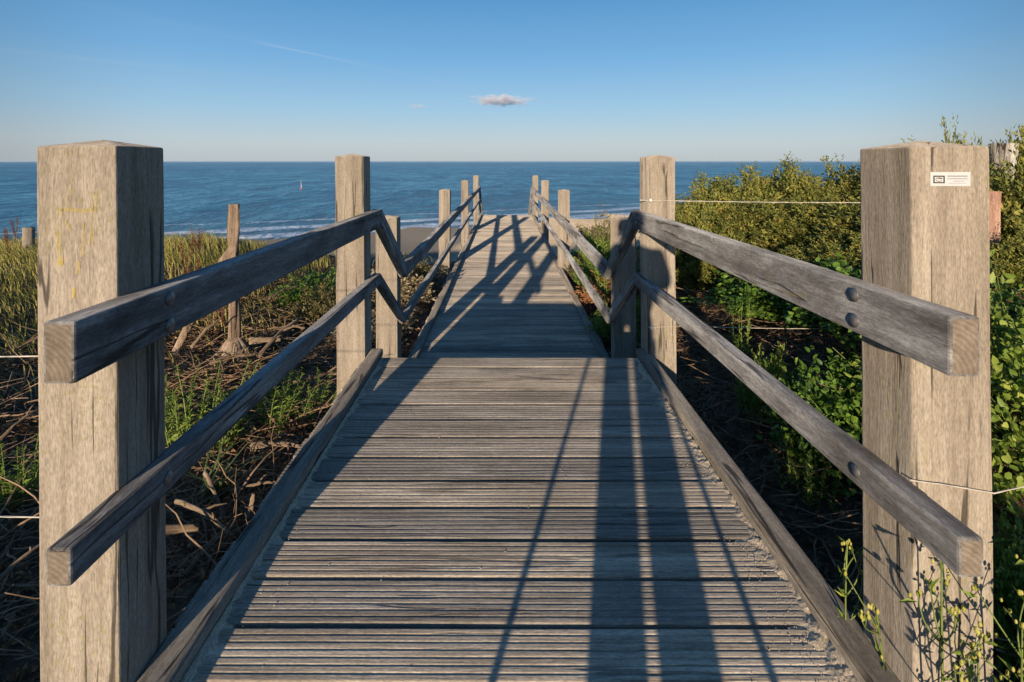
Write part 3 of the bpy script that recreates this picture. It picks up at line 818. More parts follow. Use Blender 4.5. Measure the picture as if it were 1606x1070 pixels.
protos['buckA'] = dict(o=make_plant("shrub", shoots_bush(11, (1.0, 1.0, 1.75), 1300, 24, .095, .034, upright=.25, lump=.5), M_buck, M_buckstem))
protos['buckB'] = dict(o=make_plant("shrub", shoots_bush(23, (1.0, 1.0, 1.75), 1200, 26, .10, .038, upright=.3, lump=.55), M_buck, M_buckstem))
protos['green'] = dict(o=make_plant("leafy_bush", shoots_bush(31, (1.0, 1.0, 1.0), 420, 15, .075, .05, big=True, lump=.3, up=.25), M_green, M_stem))
protos['lime'] = dict(o=make_plant("leafy_bush", shoots_bush(37, (1.0, 1.0, 1.0), 700, 14, .05, .03, big=True, lump=.35, up=.2), M_lime, M_stem))
protos['olive'] = dict(o=make_plant("shrub", shoots_bush(41, (1.0, 1.0, 1.0), 400, 14, .07, .03, lump=.35), M_olive, M_buckstem))
protos['silver'] = dict(o=make_plant("shrub", shoots_bush(47, (1.0, 1.0, 1.0), 260, 10, .11, .055, big=True, lump=.35), M_silver, M_buckstem))
protos['autumn'] = dict(o=make_plant("leafy_bush", shoots_bush(53, (1.0, 1.0, 1.0), 260, 11, .10, .055, big=True, lump=.4), M_redleaf, M_rstem))

G = "sunlit shrubs on the right-hand dune"
sky_row = [(1086, 326, 6.8, .5), (1122, 302, 7.2, .6), (1166, 280, 7.6, .7), (1214, 276, 7.9, .7), (1256, 274, 7.4, .55), (1302, 292, 7.0, .5), (1342, 270, 7.2, .65), (1392, 263, 6.6, .7)]
mid_row = [(1112, 352, 6.4, .42), (1162, 334, 6.5, .5), (1214, 318, 6.4, .55), (1272, 330, 6.0, .5), (1332, 318, 5.7, .55), (1404, 318, 5.0, .6)]
low_row = [(1262, 388, 5.1, .36), (1338, 384, 4.6, .45)]
side_row = [(1512, 226, 5.0, .28), (1612, 218, 6.4, .6), (1600, 262, 4.6, .5), (1600, 392, 4.0, .3), (1616, 372, 3.8, .3)]
ORD = ['first', 'second', 'third', 'fourth', 'fifth', 'sixth', 'seventh', 'eighth']
for row, text in ((sky_row, "ochre shrub on the thicket skyline against the sea, %s from the second right post"), (mid_row, "olive-gold shrub in the middle row of right thicket, %s from the second right post"),
                  (low_row, "low leafy shrub just above the right top rail, %s from the left"), (side_row, "dark olive shrub beyond the outer side of near right post, %s from the top")):
    for k, (px, py, d, rr) in enumerate(row):
        x = P(px, d); g_ = float(ground(x, d)); h_ = (Z(py, d) - g_) / 1.78
        place('buckA' if (k % 2) else 'buckB', x, d, text % ORD[k], "shrub", G, (rr * random.uniform(.9, 1.15), rr * random.uniform(.9, 1.15), h_))

G = "leafy green bushes on the shaded right bank"
place('lime', 2.55, 2.6, "bright yellow-green bush filling right border beside near post", "bush", None, (.85, .8, 1.0), dz=-.1)
place('lime', 1.98, 1.95, "sunlit leafy bush at lower right corner behind the near post", "bush", None, (.30, .3, .62), dz=-.1)
place('green', 2.75, 3.75, "dark green bramble mass seen under the right top rail", "bush", G, (.85, .7, .55), dz=-.1)
place('green', 2.0, 3.1, "bramble clump beside the right post below the lower rail", "bush", G, (.5, .5, .55), dz=-.1)
place('green', 2.6, 5.0, "bramble spreading under the ochre shrubs", "bush", G, (.75, .7, .45), dz=-.1)
place('green', 1.5, .5, "added unseen bush beside the platform just outside the right of view, shading the bramble", "bush", G, (.15, .5, .62), dz=-.1)  # unseen bush added only to keep sun off the bramble
place('lime', 1.80, 3.75, "small bright leaved bramble sprig between kerb and lower right rail", "bush", None, (.22, .22, .48), dz=-.02)
place('lime', 1.55, 6.6, "yellow-green plants beside the right edge of lower boardwalk", "bush", None, (.35, .7, .45), dz=0)
place('autumn', 1.53, 7.7, "red and orange leaved plant at the right edge of lower boardwalk", "bush", None, (.3, .5, .5))
place('green', 1.65, 8.4, "green bush behind the red leaved plant right of lower boardwalk", "bush", None, (.45, .6, .5))
place('olive', 2.1, 11.2, "olive bush on the seaward dune edge partly covering the sand at right", "bush", None, (.8, .6, .95))
place('lime', 1.75, 10.2, "yellow-green bush by the first far right post in front of the sand", "bush", None, (.4, .5, .75))
place('olive', 1.5, 9.6, "olive brown bush at the dune edge right of lower boardwalk", "bush", None, (.35, .7, .4))

G = "low brown shrubs left of the lower boardwalk"
place('silver', -1.62, 6.6, "pale leaved low shrub left of lower boardwalk, nearest", "shrub", G, (.35, .6, .42))
place('silver', -1.75, 8.2, "pale leaved low shrub left of lower boardwalk, farther", "shrub", G, (.4, .8, .55))
place('olive', -1.7, 9.6, "olive shrub at the dune edge left of lower boardwalk", "shrub", G, (.5, .7, .55))
place('olive', -2.35, 7.3, "olive shrub seen between the second left post and the top rail", "shrub", None, (.6, .6, .6))
place('green', -2.75, 8.2, "dark green low bush behind the debris left of second post", "bush", None, (.75, .6, .55))
place('olive', -3.4, 8.6, "brownish low bush on the left ridge", "shrub", None, (.7, .6, .35))

def sprig_mesh(seed, nst, h, spread, lps, L, W, lean=.5):
    global rng
    rng = np.random.default_rng(seed); st = MB(); VV = []; FF = []; off = 0
    for k in range(nst):
        a = rng.uniform(0, 6.283); rr = spread*math.sqrt(rng.random()); b0 = np.array([rr*math.cos(a), rr*math.sin(a), 0])
        hh = h*rng.uniform(.5, 1.1); ln = lean*hh*rng.uniform(.2, 1); tip = b0 + np.array([ln*math.cos(a), ln*math.sin(a), hh])
        mid = (b0+tip)/2 + np.array([0, 0, hh*.12])
        st.tube([b0, mid, tip], [.004, .003, .0015], 4, cap=False)
        t = np.linspace(.12, 1, lps)[:, None]
        Pp = (1-t)**2*b0 + 2*t*(1-t)*mid + t*t*tip
        ph = np.arange(lps)*2.4 + rng.uniform(0, 6); out_ = np.stack([np.cos(ph), np.sin(ph), .55+.5*t[:, 0]], 1)
        sc_ = (1.15 - .65*t[:, 0])*rng.uniform(.8, 1.2, lps)
        V, F_ = leaf_arrays(Pp, unit(out_), np.tile([0, 0, 1.], (lps, 1)) + rng.normal(size=(lps, 3))*.3, L*sc_, W*sc_, .2, .15)
        VV.append(V); FF.append(F_ + off); off += len(V)
    return np_mesh("leaves", np.concatenate(VV), np.concatenate(FF)), st.mesh("stalks")
protos['sprig'] = dict(o=make_plant("leafy_weed", sprig_mesh(61, 26, .42, .22, 26, .06, .017), M_lime, M_stem, ("foliage", "stems")))
protos['sprig2'] = dict(o=make_plant("leafy_weed", sprig_mesh(67, 12, .38, .09, 24, .055, .018, .25), M_lime, M_stem, ("foliage", "stems")))
G = "feathery green weeds among the debris"
place('sprig', -2.06, 3.65, "large feathery weed just right of the near left post", "weed", G, (1.15, 1.15, 1.15))
place('sprig', -2.32, 3.9, "bushy weed half hidden by the near left post", "weed", G, .9)
place('sprig', -1.72, 4.0, "low feathery weed under the left lower rail", "weed", G, (1.1, 1.1, .75))
place('sprig', -1.45, 4.25, "small weed beside the second left post foot", "weed", G, (.85, .85, .6))
place('sprig2', -2.72, 3.1, "upright green weed at the left border beside near post", "weed", G, (1.15, 1.15, .95))
place('sprig', -1.95, 4.7, "weed in the debris behind the left rails", "weed", G, (.8, .8, .6))
place('sprig', -3.3, 4.6, "green weed below the dead trunk post", "weed", G, (.8, .8, .6))
place('sprig2', 1.9, 4.4, "pale green sprig rising just under the right top rail", "weed", None, (.9, .9, 1.5), dz=0)
protos['tall'] = dict(o=make_plant("tall_weed", sprig_mesh(73, 9, 1.45, .28, 46, .085, .022, .15), M_lime, M_stem))
place('tall', 1.36, 7.0, "tall yellow-green stalks rising above the lower right rail against the beach", "weed", None, 1.0)
place('tall', 1.45, 8.6, "shorter yellow-green stalks farther along the right of lower boardwalk", "weed", None, .8)
place('sprig', 1.62, 2.9, "shaded weed beside the right kerb", "weed", None, (.6, .6, .7))

# strap-leaved tuft, grass, dock
def blades(n, base, h, bend, w, seed, curl=1.0, az=None):
    r = np.random.default_rng(seed); a = r.uniform(0, 6.283, n) if az is None else r.normal(az, .8, n); H = h*r.uniform(.5, 1.15, n); bd = bend*H*r.uniform(.3, 1.2, n)
    dx, dy = np.cos(a), np.sin(a); V = np.zeros((n, 7, 3)); ww = w*r.uniform(.7, 1.3, n)
    for k, t in enumerate((0, .4, .75)):
        cx = base[:, 0] + dx*bd*t**2; cy = base[:, 1] + dy*bd*t**2; cz = base[:, 2] + H*(t - .35*curl*t**3*bend)
        wk = ww*(1 - t*.6)/2
        V[:, 2*k] = np.stack([cx - dy*wk, cy + dx*wk, cz], 1); V[:, 2*k+1] = np.stack([cx + dy*wk, cy - dx*wk, cz], 1)
    V[:, 6] = np.stack([base[:, 0]+dx*bd, base[:, 1]+dy*bd, base[:, 2]+H*(1-.35*curl*bend)], 1)
    i = np.arange(n)[:, None]*7
    tri = [(0,1,3),(0,3,2),(2,3,5),(2,5,4),(4,5,6)]
    return V.reshape(-1, 3), np.concatenate([np.concatenate([i+t[0], i+t[1], i+t[2]], 1) for t in tri], 0)
r_ = np.random.default_rng(3)
bs = np.stack([r_.normal(0, .03, 40), r_.normal(0, .03, 40), np.zeros(40)], 1)
V, F_ = blades(40, bs, .38, 1.0, .014, 9)
o = link_mesh("grass_tuft", np_mesh("grass_tuft", V, F_), leafmat("strap_leaf", [(0, (.05, .08, .025)), (.5, (.11, .15, .05)), (1, (.20, .23, .10))], .2))
o.location = (-1.66, 3.15, float(ground(-1.66, 3.15))); tag(o, "strap-leaved grass tuft in shade between left kerb and lower rail", "grass tuft")

n = 30000
gx = r_.uniform(-10.5, -2.2, n); gy = r_.uniform(3.8, 11.5, n)
dens = sst(2.3, 4.2, -gx) * sst(3.8, 5.5, gy) * np.clip(.55 + .5*np.sin(gx*1.7+gy*.9) + .3*np.sin(gx*4.1-gy*3.3), 0, 1)
k = r_.random(n) < np.maximum(dens, .9*sst(4.2, 5.5, -gx)*sst(4.2, 5.2, gy))
gx, gy = gx[k], gy[k]
V, F_ = blades(len(gx), np.stack([gx, gy, ground(gx, gy)-.01], 1), .32, .8, .010, 19, az=-1.7)
tag(link_mesh("dune_grass", np_mesh("dune_grass", V, F_), M_grass), "dry yellow-green dune grass covering the left ridge", "grass", kind="stuff")
n = 5000
gx = r_.uniform(-60, 60, n*3); gy = r_.uniform(8.5, 14, n*3)
k = (np.abs(gx) > 1.3) & (gx < 7) & (gx > -12); gx, gy = gx[k], gy[k]
V, F_ = blades(len(gx), np.stack([gx, gy, ground(gx, gy)-.01], 1), .26, .8, .011, 29)
tag(link_mesh("dune_grass", np_mesh("dune_grass", V, F_), M_grass), "sparse marram grass along the seaward dune edge", "grass", kind="stuff")

def dock_mesh(seed, h):
    global rng
    rng = np.random.default_rng(seed); st = MB(); Pp = []
    for k in range(3):
        a = rng.uniform(0, 6.28); hh = h*rng.uniform(.7, 1.05); tip = np.array([.10*math.cos(a), .10*math.sin(a), hh])
        st.tube([(0, 0, 0), tip*.5 + [.01, .01, 0], tip], [.004, .003, .002], 4)
        t = rng.uniform(.55, 1.0, 110)[:, None]; Pp.append(tip*t + rng.normal(size=(110, 3))*np.array([.016, .016, .01]))
    Pp = np.concatenate(Pp); V, F_ = leaf_arrays(Pp, rand_unit(len(Pp)), rand_unit(len(Pp)), .016, .013)
    return np_mesh("foliage", V, F_), st.mesh("stalks")
protos['dock'] = dict(o=make_plant("dock_plant", dock_mesh(71, .62), M_seed, M_rstem, ("foliage", "stems")))
for px, d, s in ((287, 6.8, .85), (302, 7.4, .8), (318, 6.6, .85), (331, 6.1, 1.1), (349, 6.4, 1.15), (294, 8.2, .9), (12, 8.5, .8), (26, 9.2, .9), (310, 8.8, 1.0)):
    place('dock', P(px, d), d, "rust-red dock seed stalk on the left grassy ridge against the sea", "dock plant", "dock stalks on the left ridge", s)

# flowering stems in front of the near right post
def weed(x, y, tipx, tipy, tipz, label, seed, heads=6):
    r = random.Random(seed); zb = float(ground(x, y)); root = empty("flowering_weed", (x, y, zb), 0, label, "weed", "flowering weeds round the near right post")
    o = Vector((x, y, zb)); T = Vector((tipx, tipy, tipz)) - o
    st = MB(); bd = []
    def arc(a, b2, bow, r0, r1, n=7):
        p = [a.lerp(b2, i/n) + bow*math.sin(math.pi*i/n) for i in range(n+1)]
        st.tube(p, [r0 + (r1-r0)*i/n for i in range(n+1)], 6); return p
    main = arc(Vector((0, 0, 0)), T, Vector((r.uniform(-.03, .03), r.uniform(-.03, .03), 0)), .0042, .002, 10)
    tips = [main[-1]]
    for k in range(heads):
        s_ = main[r.randint(5, 9)]; e = s_ + Vector((r.uniform(-.11, .11), r.uniform(-.06, .06), r.uniform(.05, .16)))
        p = arc(s_, e, Vector((r.uniform(-.015, .015), 0, -.01)), .0022, .0013, 5); tips.append(e)
        if r.random() < .8:
            e2 = p[3] + Vector((r.uniform(-.05, .05), r.uniform(-.03, .03), r.uniform(.02, .07))); arc(p[3], e2, Vector((0, 0, 0)), .0015, .001, 3); tips.append(e2)
    for t in tips:
        hb = MB()
        for q in range(r.randint(2, 4)):
            c = t + Vector((r.gauss(0, .008), r.gauss(0, .008), r.gauss(.003, .006))); s_ = r.uniform(.0035, .0065); hb.ell(c, (s_*.8, s_*.8, s_*1.3), 6, 4)
        hb.build("flower_head", M_bud, root, smooth=True)
    st.build("stems", M_stem, root, smooth=True)
    Pp = np.array([main[r.randint(2, 9)] for _ in range(9)] + [t - Vector((0, 0, .012)) for t in tips]); nn = len(Pp)
    rr = np.random.default_rng(seed); D = unit(rr.normal(size=(nn, 3)) + [0, 0, .5])
    V, F_ = leaf_arrays(Pp, D, rr.normal(size=(nn, 3)) + [0, 0, 1.], rr.uniform(.02, .05, nn), rr.uniform(.006, .013, nn), .2, .2)
    link_mesh("foliage", np_mesh("foliage", V, F_), M_lime, root)
W_ = [(1.09, 1.62, 1.00, 1.60, .30, "weed stem leaning over the right kerb, farthest left", 1),
      (1.07, 1.50, .99, 1.46, .22, "weed stem leaning over the right kerb beside near post", 2),
      (1.09, 1.30, 1.02, 1.28, .46, "tall yellow-green weed crossing the corner of near right post", 3),
      (1.08, 1.25, 1.07, 1.24, .30, "short budding weed before the near right post", 4),
      (1.20, 1.26, 1.17, 1.24, .36, "budding weed under the lower right rail end", 5),
      (1.28, 1.30, 1.25, 1.27, .42, "weed at the right side of near right post", 6),
      (1.36, 1.35, 1.30, 1.30, .50, "tall weed with star flowers right of near right post", 7),
      (1.15, 1.18, 1.10, 1.15, .33, "weed stem nearest the camera at lower right", 8),
      (1.34, 1.28, 1.33, 1.25, .30, "low weed at the lower right corner", 9),
      (1.06, 1.08, .985, 1.05, .38, "slender weed out in front casting its shadow on near right post", 10),
      (1.10, 1.0, 1.02, .98, .48, "bare weed whose shadow falls on the post front", 12)]
for a in W_: weed(*a)

# ------------------------------------------------------------------ dead wood and litter
def scatter(n, x0, x1, y0, y1, r):
    return r.uniform(x0, x1, n), r.uniform(y0, y1, n)
def twigs(label, x0, x1, y0, y1, n, seed, lmin=.08, lmax=.6):
    r = random.Random(seed); m = MB()
    for k in range(n):
        x, y = r.uniform(x0, x1), r.uniform(y0, y1)
        L = lmin + (lmax-lmin)*r.random()**2.2; a = r.uniform(0, 6.28); el = r.gauss(.05, .22)
        dz = abs(r.gauss(0, .045)); d = Vector((math.cos(a)*math.cos(el), math.sin(a)*math.cos(el), math.sin(el)))
        p = Vector((x, y, float(ground(x, y)) + .012 + dz)); pts = []; rad = []; r0 = r.uniform(.0016, .0062)*(.6 + L)
        for i in range(5):
            pts.append(p.copy()); rad.append(r0*(1 - .13*i)); p = p + (d + Vector((r.gauss(0, .18), r.gauss(0, .18), r.gauss(0, .12))))*L/4
        if min(abs(q.x) for q in pts) < 1.07: continue
        m.tube(pts, rad, 4)
    return tag(m.build("twig_litter", M_twig), label, "twigs", kind="stuff")
twigs("tangle of dead twigs on the ground left of the boardwalk", -4.6, -1.12, 1.5, 9, 6500, 5)
twigs("tangle of dead twigs on the shaded bank right of boardwalk", 1.14, 3.2, 1.4, 8, 2600, 6)
def litter(label, x0, x1, y0, y1, n, seed):
    r = np.random.default_rng(seed); x, y = scatter(n, x0, x1, y0, y1, r); z = ground(x, y) + .008 + np.abs(r.normal(0, .02, n))
    V, F_ = leaf_arrays(np.stack([x, y, z], 1), unit(r.normal(size=(n, 3))*[1, 1, .5]), r.normal(size=(n, 3))*.6 + [0, 0, 1.], r.uniform(.015, .055, n), r.uniform(.008, .028, n), .3, .2)
    return tag(link_mesh("leaf_litter", np_mesh("leaf_litter", V, F_), M_litter), label, "leaf litter", kind="stuff")
litter("brown dead leaves and bark chips left of the boardwalk", -4.6, -1.08, 1.4, 9.5, 24000, 9)
litter("brown dead leaves on the bank right of the boardwalk", 1.1, 3.4, 1.3, 8.5, 8000, 10)

def branch(label, p0, p1, rad, seed, bow=.05, kids=2, group="dead branches in the left debris"):
    r = random.Random(seed); a, b2 = Vector(p0), Vector(p1); L = (b2-a).length
    root = empty("fallen_branch", p0, 0, label, "branch", group)
    q = (b2-a).to_track_quat('Y', 'Z').to_matrix().to_4x4()
    m = MB(); n = 9; pts = [Vector((r.gauss(0, bow*L*.12), L*i/n, math.sin(math.pi*i/n)*bow*L + r.gauss(0, bow*L*.1))) for i in range(n+1)]
    m.tube(pts, [rad*(1.1 - .5*i/n)*(1 + r.uniform(-.15, .15)) for i in range(n+1)], 8)
    for k in range(kids):
        s_ = pts[r.randint(2, 7)]; e = s_ + Vector((r.uniform(-.3, .3)*L, r.uniform(.05, .3)*L, r.uniform(-.02, .2)*L)); m.tube([s_, s_.lerp(e, .5) + Vector((0, 0, .01)), e], [rad*.5, rad*.4, rad*.2], 6)
    o = m.build("limb", M_log, root, smooth=True); o.matrix_local = q
def W(px, py, z, dd=None):
    d = (EYE - z)*FPX/(py - 253.0); return (P(px, d), d, z)
g = -.45
branch("thick pale log lying beside the near left post", W(235, 835, -.34), W(312, 828, -.34), .026, 1, .02, 0)
branch("forked dead branch pointing down right in the shaded debris", W(278, 785, -.33), W(365, 840, -.38), .013, 2)
branch("bleached stick standing up under the strap-leaved tuft", W(322, 742, -.28), W(352, 812, -.42), .012, 3, .04, 0)
branch("long thin stick below the left lower rail", W(362, 770, -.38), W(435, 755, -.38), .009, 4, .03, 1)
branch("stub of wood standing against the left kerb", W(392, 812, -.42), W(398, 775, -.30), .016, 5, .02, 0)
branch("orange-brown rotten branch near the kerb", W(395, 700, -.40), W(470, 700, -.38), .020, 6, .05, 2)
branch("pale branch running to the foot of dead trunk post", W(330, 570, -.42), W(400, 556, -.36), .018, 7)
branch("crooked branch between dead trunk post and second left post", W(405, 560, -.40), W(470, 500, -.25), .022, 8)
branch("log lying at the base of the dead trunk post", W(392, 535, -.45), W(440, 533, -.45), .034, 9, .02, 0)
branch("twig rising through the debris behind left rail", W(300, 545, -.40), W(345, 500, -.15), .014, 10)
branch("bent pale branch at far left border low down", W(2, 905, -.33), W(70, 850, -.30), .010, 11, .05, 1)
branch("stick crossing the dark hollow at the left border", W(0, 690, -.40), W(62, 640, -.30), .011, 12, .06, 2)
branch("thin broken stick on the dark bank right of kerb", W(1100, 640, -.45), W(1130, 660, -.42), .010, 13, .15, 0, "dead sticks on the right bank")
branch("pale sticks near the foot of the second right post", W(1062, 550, -.45), W(1120, 545, -.42), .009, 14, .05, 2, "dead sticks on the right bank")
r = random.Random(77)
for k, (px, py) in enumerate(((275, 500), (330, 480), (420, 470), (460, 600), (500, 520), (300, 640), (290, 900), (330, 690))):
    p = W(px, py, -.42); a = r.uniform(0, 6.28); L = r.uniform(.25, .6)
    branch("weathered grey-brown stick in the heap of dead wood left of rails", p, (p[0]+math.cos(a)*L, p[1]+math.sin(a)*L, p[2]+r.uniform(.0, .2)), r.uniform(.008, .016), 100+k, .06, 2, "loose sticks in the left heap")

# ------------------------------------------------------------------ sail boat, cloud
bd_ = 235.0; bx = P(472, bd_)
boat = empty("sailing_boat", (bx, bd_, SEA_Z), R(20), "tiny sailing boat with pale pink sail far out on the sea", "sailing boat")
boat.scale = (.8, .8, .8)
m = MB()
for i, (y, w, h) in enumerate(((-2.0, .55, .55), (-1.0, .85, .5), (0.3, .85, .5), (1.4, .5, .55), (2.2, .05, .65))):
    m.v += [(-w*.9, y, .0-.15), (0, y, -.35), (w*.9, y, -.15), (w, y, h), (-w, y, h)]
for i in range(4):
    for j in range(5):
        a = i*5+j; b2 = i*5+(j+1) % 5; m.f.append((a, b2, b2+5, a+5)); m.m.append(0)
m.f.append((4, 3, 2, 1, 0)); m.f.append((20, 21, 22, 23, 24)); m.m += [0, 0]
m.build("hull", plain("boat_hull", (.30, .12, .16), .4, var=.1), boat)
m = MB(); m.tube([(0, .5, .4), (0, .45, 5.9)], [.05, .03], 8); m.tube([(0, .5, 1.0), (.5, -2.0, 1.05)], .035, 6); m.build("mast", M_white, boat)
def sail(p, bulge):
    m_ = MB(); A, B, C = [Vector(x) for x in p]; n = 6; nrm = (B-A).cross(C-A).normalized()
    for sgn in (1, -1):
        n0 = len(m_.v); ix = {}
        for i in range(n+1):
            for j in range(n+1-i):
                u, v = i/n, j/n; q = A*(1-u-v) + B*u + C*v; ix[i, j] = len(m_.v); m_.v.append(tuple(q + nrm*(bulge*4*(u*(1-u-v)+v*(1-u-v)+u*v)/3 + sgn*.008)))
        for i in range(n):
            for j in range(n-i):
                t = (ix[i, j], ix[i+1, j], ix[i, j+1]); m_.f.append(t if sgn > 0 else t[::-1]); m_.m.append(0)
                if i+j < n-1:
                    t = (ix[i+1, j], ix[i+1, j+1], ix[i, j+1]); m_.f.append(t if sgn > 0 else t[::-1]); m_.m.append(0)
    return m_
M_sail = plain("sail_cloth", (.55, .46, .54), .7, 0, .2, .05)
sail([(.02, .42, 1.1), (.5, -2.0, 1.12), (.02, .42, 5.7)], .3).build("mainsail", M_sail, boat)
sail([(.05, 2.1, .75), (.5, .2, .9), (.03, .6, 4.9)], .25).build("jib", M_sail, boat)

def cloud(name, px, py, dist, w, h, dens, label, seed):
    m_ = bpy.data.materials.new("cloud_vapour"); m_.use_nodes = True; nt = m_.node_tree; nt.nodes.clear()
    out = nt.nodes.new("ShaderNodeOutputMaterial"); pv = nt.nodes.new("ShaderNodeVolumePrincipled"); nt.links.new(pv.outputs[0], out.inputs['Volume'])
    pv.inputs['Color'].default_value = (.95, .92, .94, 1); pv.inputs['Anisotropy'].default_value = -.1
    tc = N(nt, "TexCoord")
    v = tc.outputs['Object']
    ln = N(nt, "VectorMath", operation='LENGTH'); nt.links.new(mapping(nt, v, (1/w, 1/w, 1/h)), ln.inputs[0])
    n1 = noise_n(nt, mapping(nt, v, (4.5/w, 4.5/w, 2.2/h), (seed, seed, 0)), 1.0, 4, .6)
    f = math_n(nt, 'SUBTRACT', math_n(nt, 'MULTIPLY_ADD', n1, 2.6, -.62), math_n(nt, 'MULTIPLY', ln.outputs['Value'], 1.15))
    nt.links.new(math_n(nt, 'MULTIPLY', ramp(nt, f, [(.0, 0.0), (.7, 1.0)]), dens), pv.inputs['Density'])
    mb = MB(); mb.ell((0, 0, 0), (w, w, h), 20, 12)
    o = mb.build(name, m_, None, (P(px, dist), dist, Z(py, dist)))
    return tag(o, label, "cloud")
cloud("cloud", 785, 158, 6000, 470, 80, .02, "small pinkish white cloud floating above the sea horizon", 3)
cloud("cloud", 655, 167, 6000, 150, 38, .01, "faint wisp of cloud left of the small white cloud", 8)

# ------------------------------------------------------------------ photographer and tripod behind the lens (they cast the long shadows on the planks)
M_black = plain("black_metal", (.03, .03, .03), .45, .2, .5, .2)
tri = empty("tripod", (0.03, -.08, 0), 0, "camera tripod standing behind the view, seen only by its leg shadows", "tripod")
for fx, fy in ((-.43, .16), (.50, .16), (-.13, -.37)):
    m = MB(); a = Vector((0, 0, 1.24)); c = Vector((fx, fy, .005)); m.tube([a, a.lerp(c, .5)], .015, 10); m.tube([a.lerp(c, .48), c], .0115, 10); m.ell(c + Vector((0, 0, .008)), (.016, .016, .012), 8, 5)
    m.build("leg", M_black, tri, smooth=True)
m = MB(); m.tube([(0, 0, 1.16), (0, 0, 1.30)], .016, 10); m.ell((0, 0, 1.31), (.024, .024, .024), 10, 8); m.tube([(0, 0, 1.33), (0, 0, 1.338)], .03, 12); m.build("head", M_black, tri, smooth=True)
cm = empty("photo_camera", (0, -.12, 1.34), 0, "black camera on the tripod behind the view", "camera")
m = MB(); m.box(-.065, .065, -.03, .025, .0, .095); m.box(-.025, .025, -.025, .02, .095, .118); o = m.build("body", M_black, cm); bevel_mesh(o.data, .006)
m = MB(); m.tube([(0, .025, .07), (0, .08, .07), (0, .095, .07)], [.034, .034, .038], 20); m.build("lens", M_black, cm, smooth=True)

def skinned(name, verts, edges, radii, matl, parent, sub=2):
    me = bpy.data.meshes.new(name); me.from_pydata(verts, edges, []); me.update()
    o = link_mesh(name, me, matl, parent)
    sk = o.modifiers.new("Skin", 'SKIN'); sk.use_smooth_shade = True
    if not me.skin_vertices:
        bpy.context.view_layer.update()
    for i, rr in enumerate(radii): me.skin_vertices[0].data[i].radius = rr if isinstance(rr, tuple) else (rr, rr)
    me.skin_vertices[0].data[0].use_root = True
    ss = o.modifiers.new("Subdivision", 'SUBSURF'); ss.levels = sub; ss.render_levels = sub
    return o
per = empty("person", (.012, -.47, 0), 0, "photographer in dark jacket and trousers behind the view, seen by shadow", "person")
M_skin = plain("skin", (.50, .32, .24), .6, 0, .3, .05); M_jack = plain("dark_jacket", (.035, .04, .05), .9, 0, .1, .3); M_trou = plain("dark_trousers", (.03, .032, .04), .9, 0, .1, .3)
M_hair = plain("brown_hair", (.05, .035, .025), .8, 0, .2, .4, 60); M_shoe = plain("shoes", (.05, .04, .035), .7, 0, .3, .2)
v = [(0, 0, .95), (0, 0, 1.2), (0, -.01, 1.42), (0, .0, 1.52), (0, .02, 1.60), (0, .03, 1.69)]; e = [(0,1),(1,2),(2,3),(3,4),(4,5)]; rd = [(.13,.10), (.13,.10), (.11,.09), .052, (.072,.09), (.066,.08)]
for s in (-1, 1):
    k = len(v); v += [(s*.17, -.01, 1.42), (s*.25, .08, 1.20), (s*.13, .28, 1.33), (s*.085, .33, 1.36)]; e += [(2,k),(k,k+1),(k+1,k+2),(k+2,k+3)]; rd += [.055, .042, .028, (.034, .018)]
    for q, (dx, dz, dl) in enumerate(((-.02, .03, .055), (-.022, .012, .065), (-.022, -.006, .062), (-.02, -.024, .05), (.0, .035, .03))):
        kk = len(v); v += [(s*(.085+dx*.6), .355, 1.36+dz), (s*(.085+dx*1.6), .33+dl, 1.36+dz*1.05)]; e += [(k+3, kk), (kk, kk+1)]; rd += [.009, .007]
    kl = len(v); v += [(s*.10, 0, .90), (s*.108, .015, .50), (s*.108, 0, .10)]; e += [(0, kl), (kl, kl+1), (kl+1, kl+2)]; rd += [.08, .055, .04]
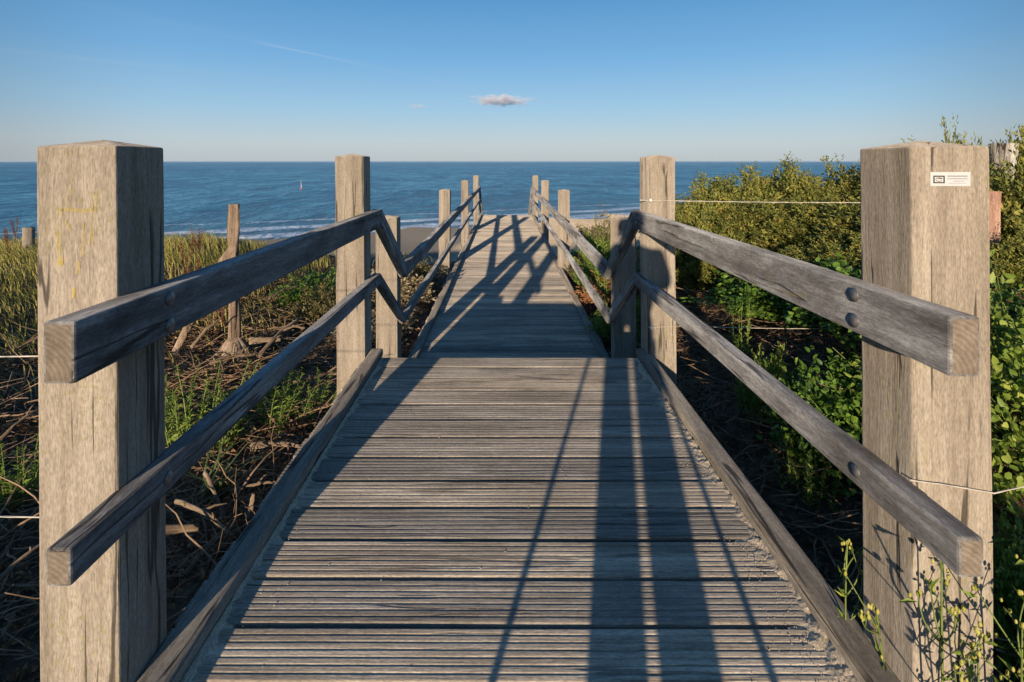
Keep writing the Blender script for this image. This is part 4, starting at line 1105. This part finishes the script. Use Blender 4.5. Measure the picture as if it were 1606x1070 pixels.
body = skinned("body", v, e, rd, M_skin, per)
m = MB(); m.ell((0, .115, 1.60), (.012, .02, .022), 8, 6)
for s in (-1, 1): m.ell((s*.078, .02, 1.60), (.012, .022, .032), 8, 6); m.ell((s*.031, .098, 1.625), (.012, .01, .008), 8, 6)
m.ell((0, .098, 1.555), (.026, .012, .007), 8, 6); m.build("face", M_skin, per, smooth=True)
m = MB(); m.ell((0, .0, 1.675), (.092, .108, .085), 14, 9); m.build("hair", M_hair, per, smooth=True)
v = [(0, 0, .93), (0, 0, 1.18), (0, -.01, 1.38), (0, -.005, 1.47)]; e = [(0,1),(1,2),(2,3)]; rd = [(.18,.13), (.17,.125), (.15,.12), .075]
for s in (-1, 1):
    k = len(v); v += [(s*.18, -.01, 1.41), (s*.26, .08, 1.19), (s*.14, .265, 1.325)]; e += [(2,k),(k,k+1),(k+1,k+2)]; rd += [.078, .06, .046]
skinned("jacket", v, e, rd, M_jack, per)
v = [(0, 0, .94)]; e = []; rd = [(.16, .12)]
for s in (-1, 1):
    k = len(v); v += [(s*.098, 0, .78), (s*.101, .01, .5), (s*.101, .0, .06)]; e += [(0,k),(k,k+1),(k+1,k+2)]; rd += [.094, .093, .092]
skinned("trousers", v, e, rd, M_trou, per)
for s in (-1, 1):
    m = MB(); m.ell((s*.101, .05, .045), (.05, .14, .045), 12, 8); m.build("shoe", M_shoe, per, smooth=True)

# ------------------------------------------------------------------ sea air
mh = bpy.data.materials.new("haze_air"); mh.use_nodes = True; nt = mh.node_tree; nt.nodes.clear()
out = nt.nodes.new("ShaderNodeOutputMaterial"); pv = nt.nodes.new("ShaderNodeVolumePrincipled"); nt.links.new(pv.outputs[0], out.inputs['Volume'])
pv.inputs['Color'].default_value = (.80, .90, 1.0, 1); pv.inputs['Density'].default_value = 4e-5; pv.inputs['Anisotropy'].default_value = 0.0
m = MB(); m.box(-61000, 61000, -60, 61000, -13.8, 7.5)
tag(m.build("haze", mh), "thin sea haze paling the far water towards the horizon", "haze", kind="stuff")
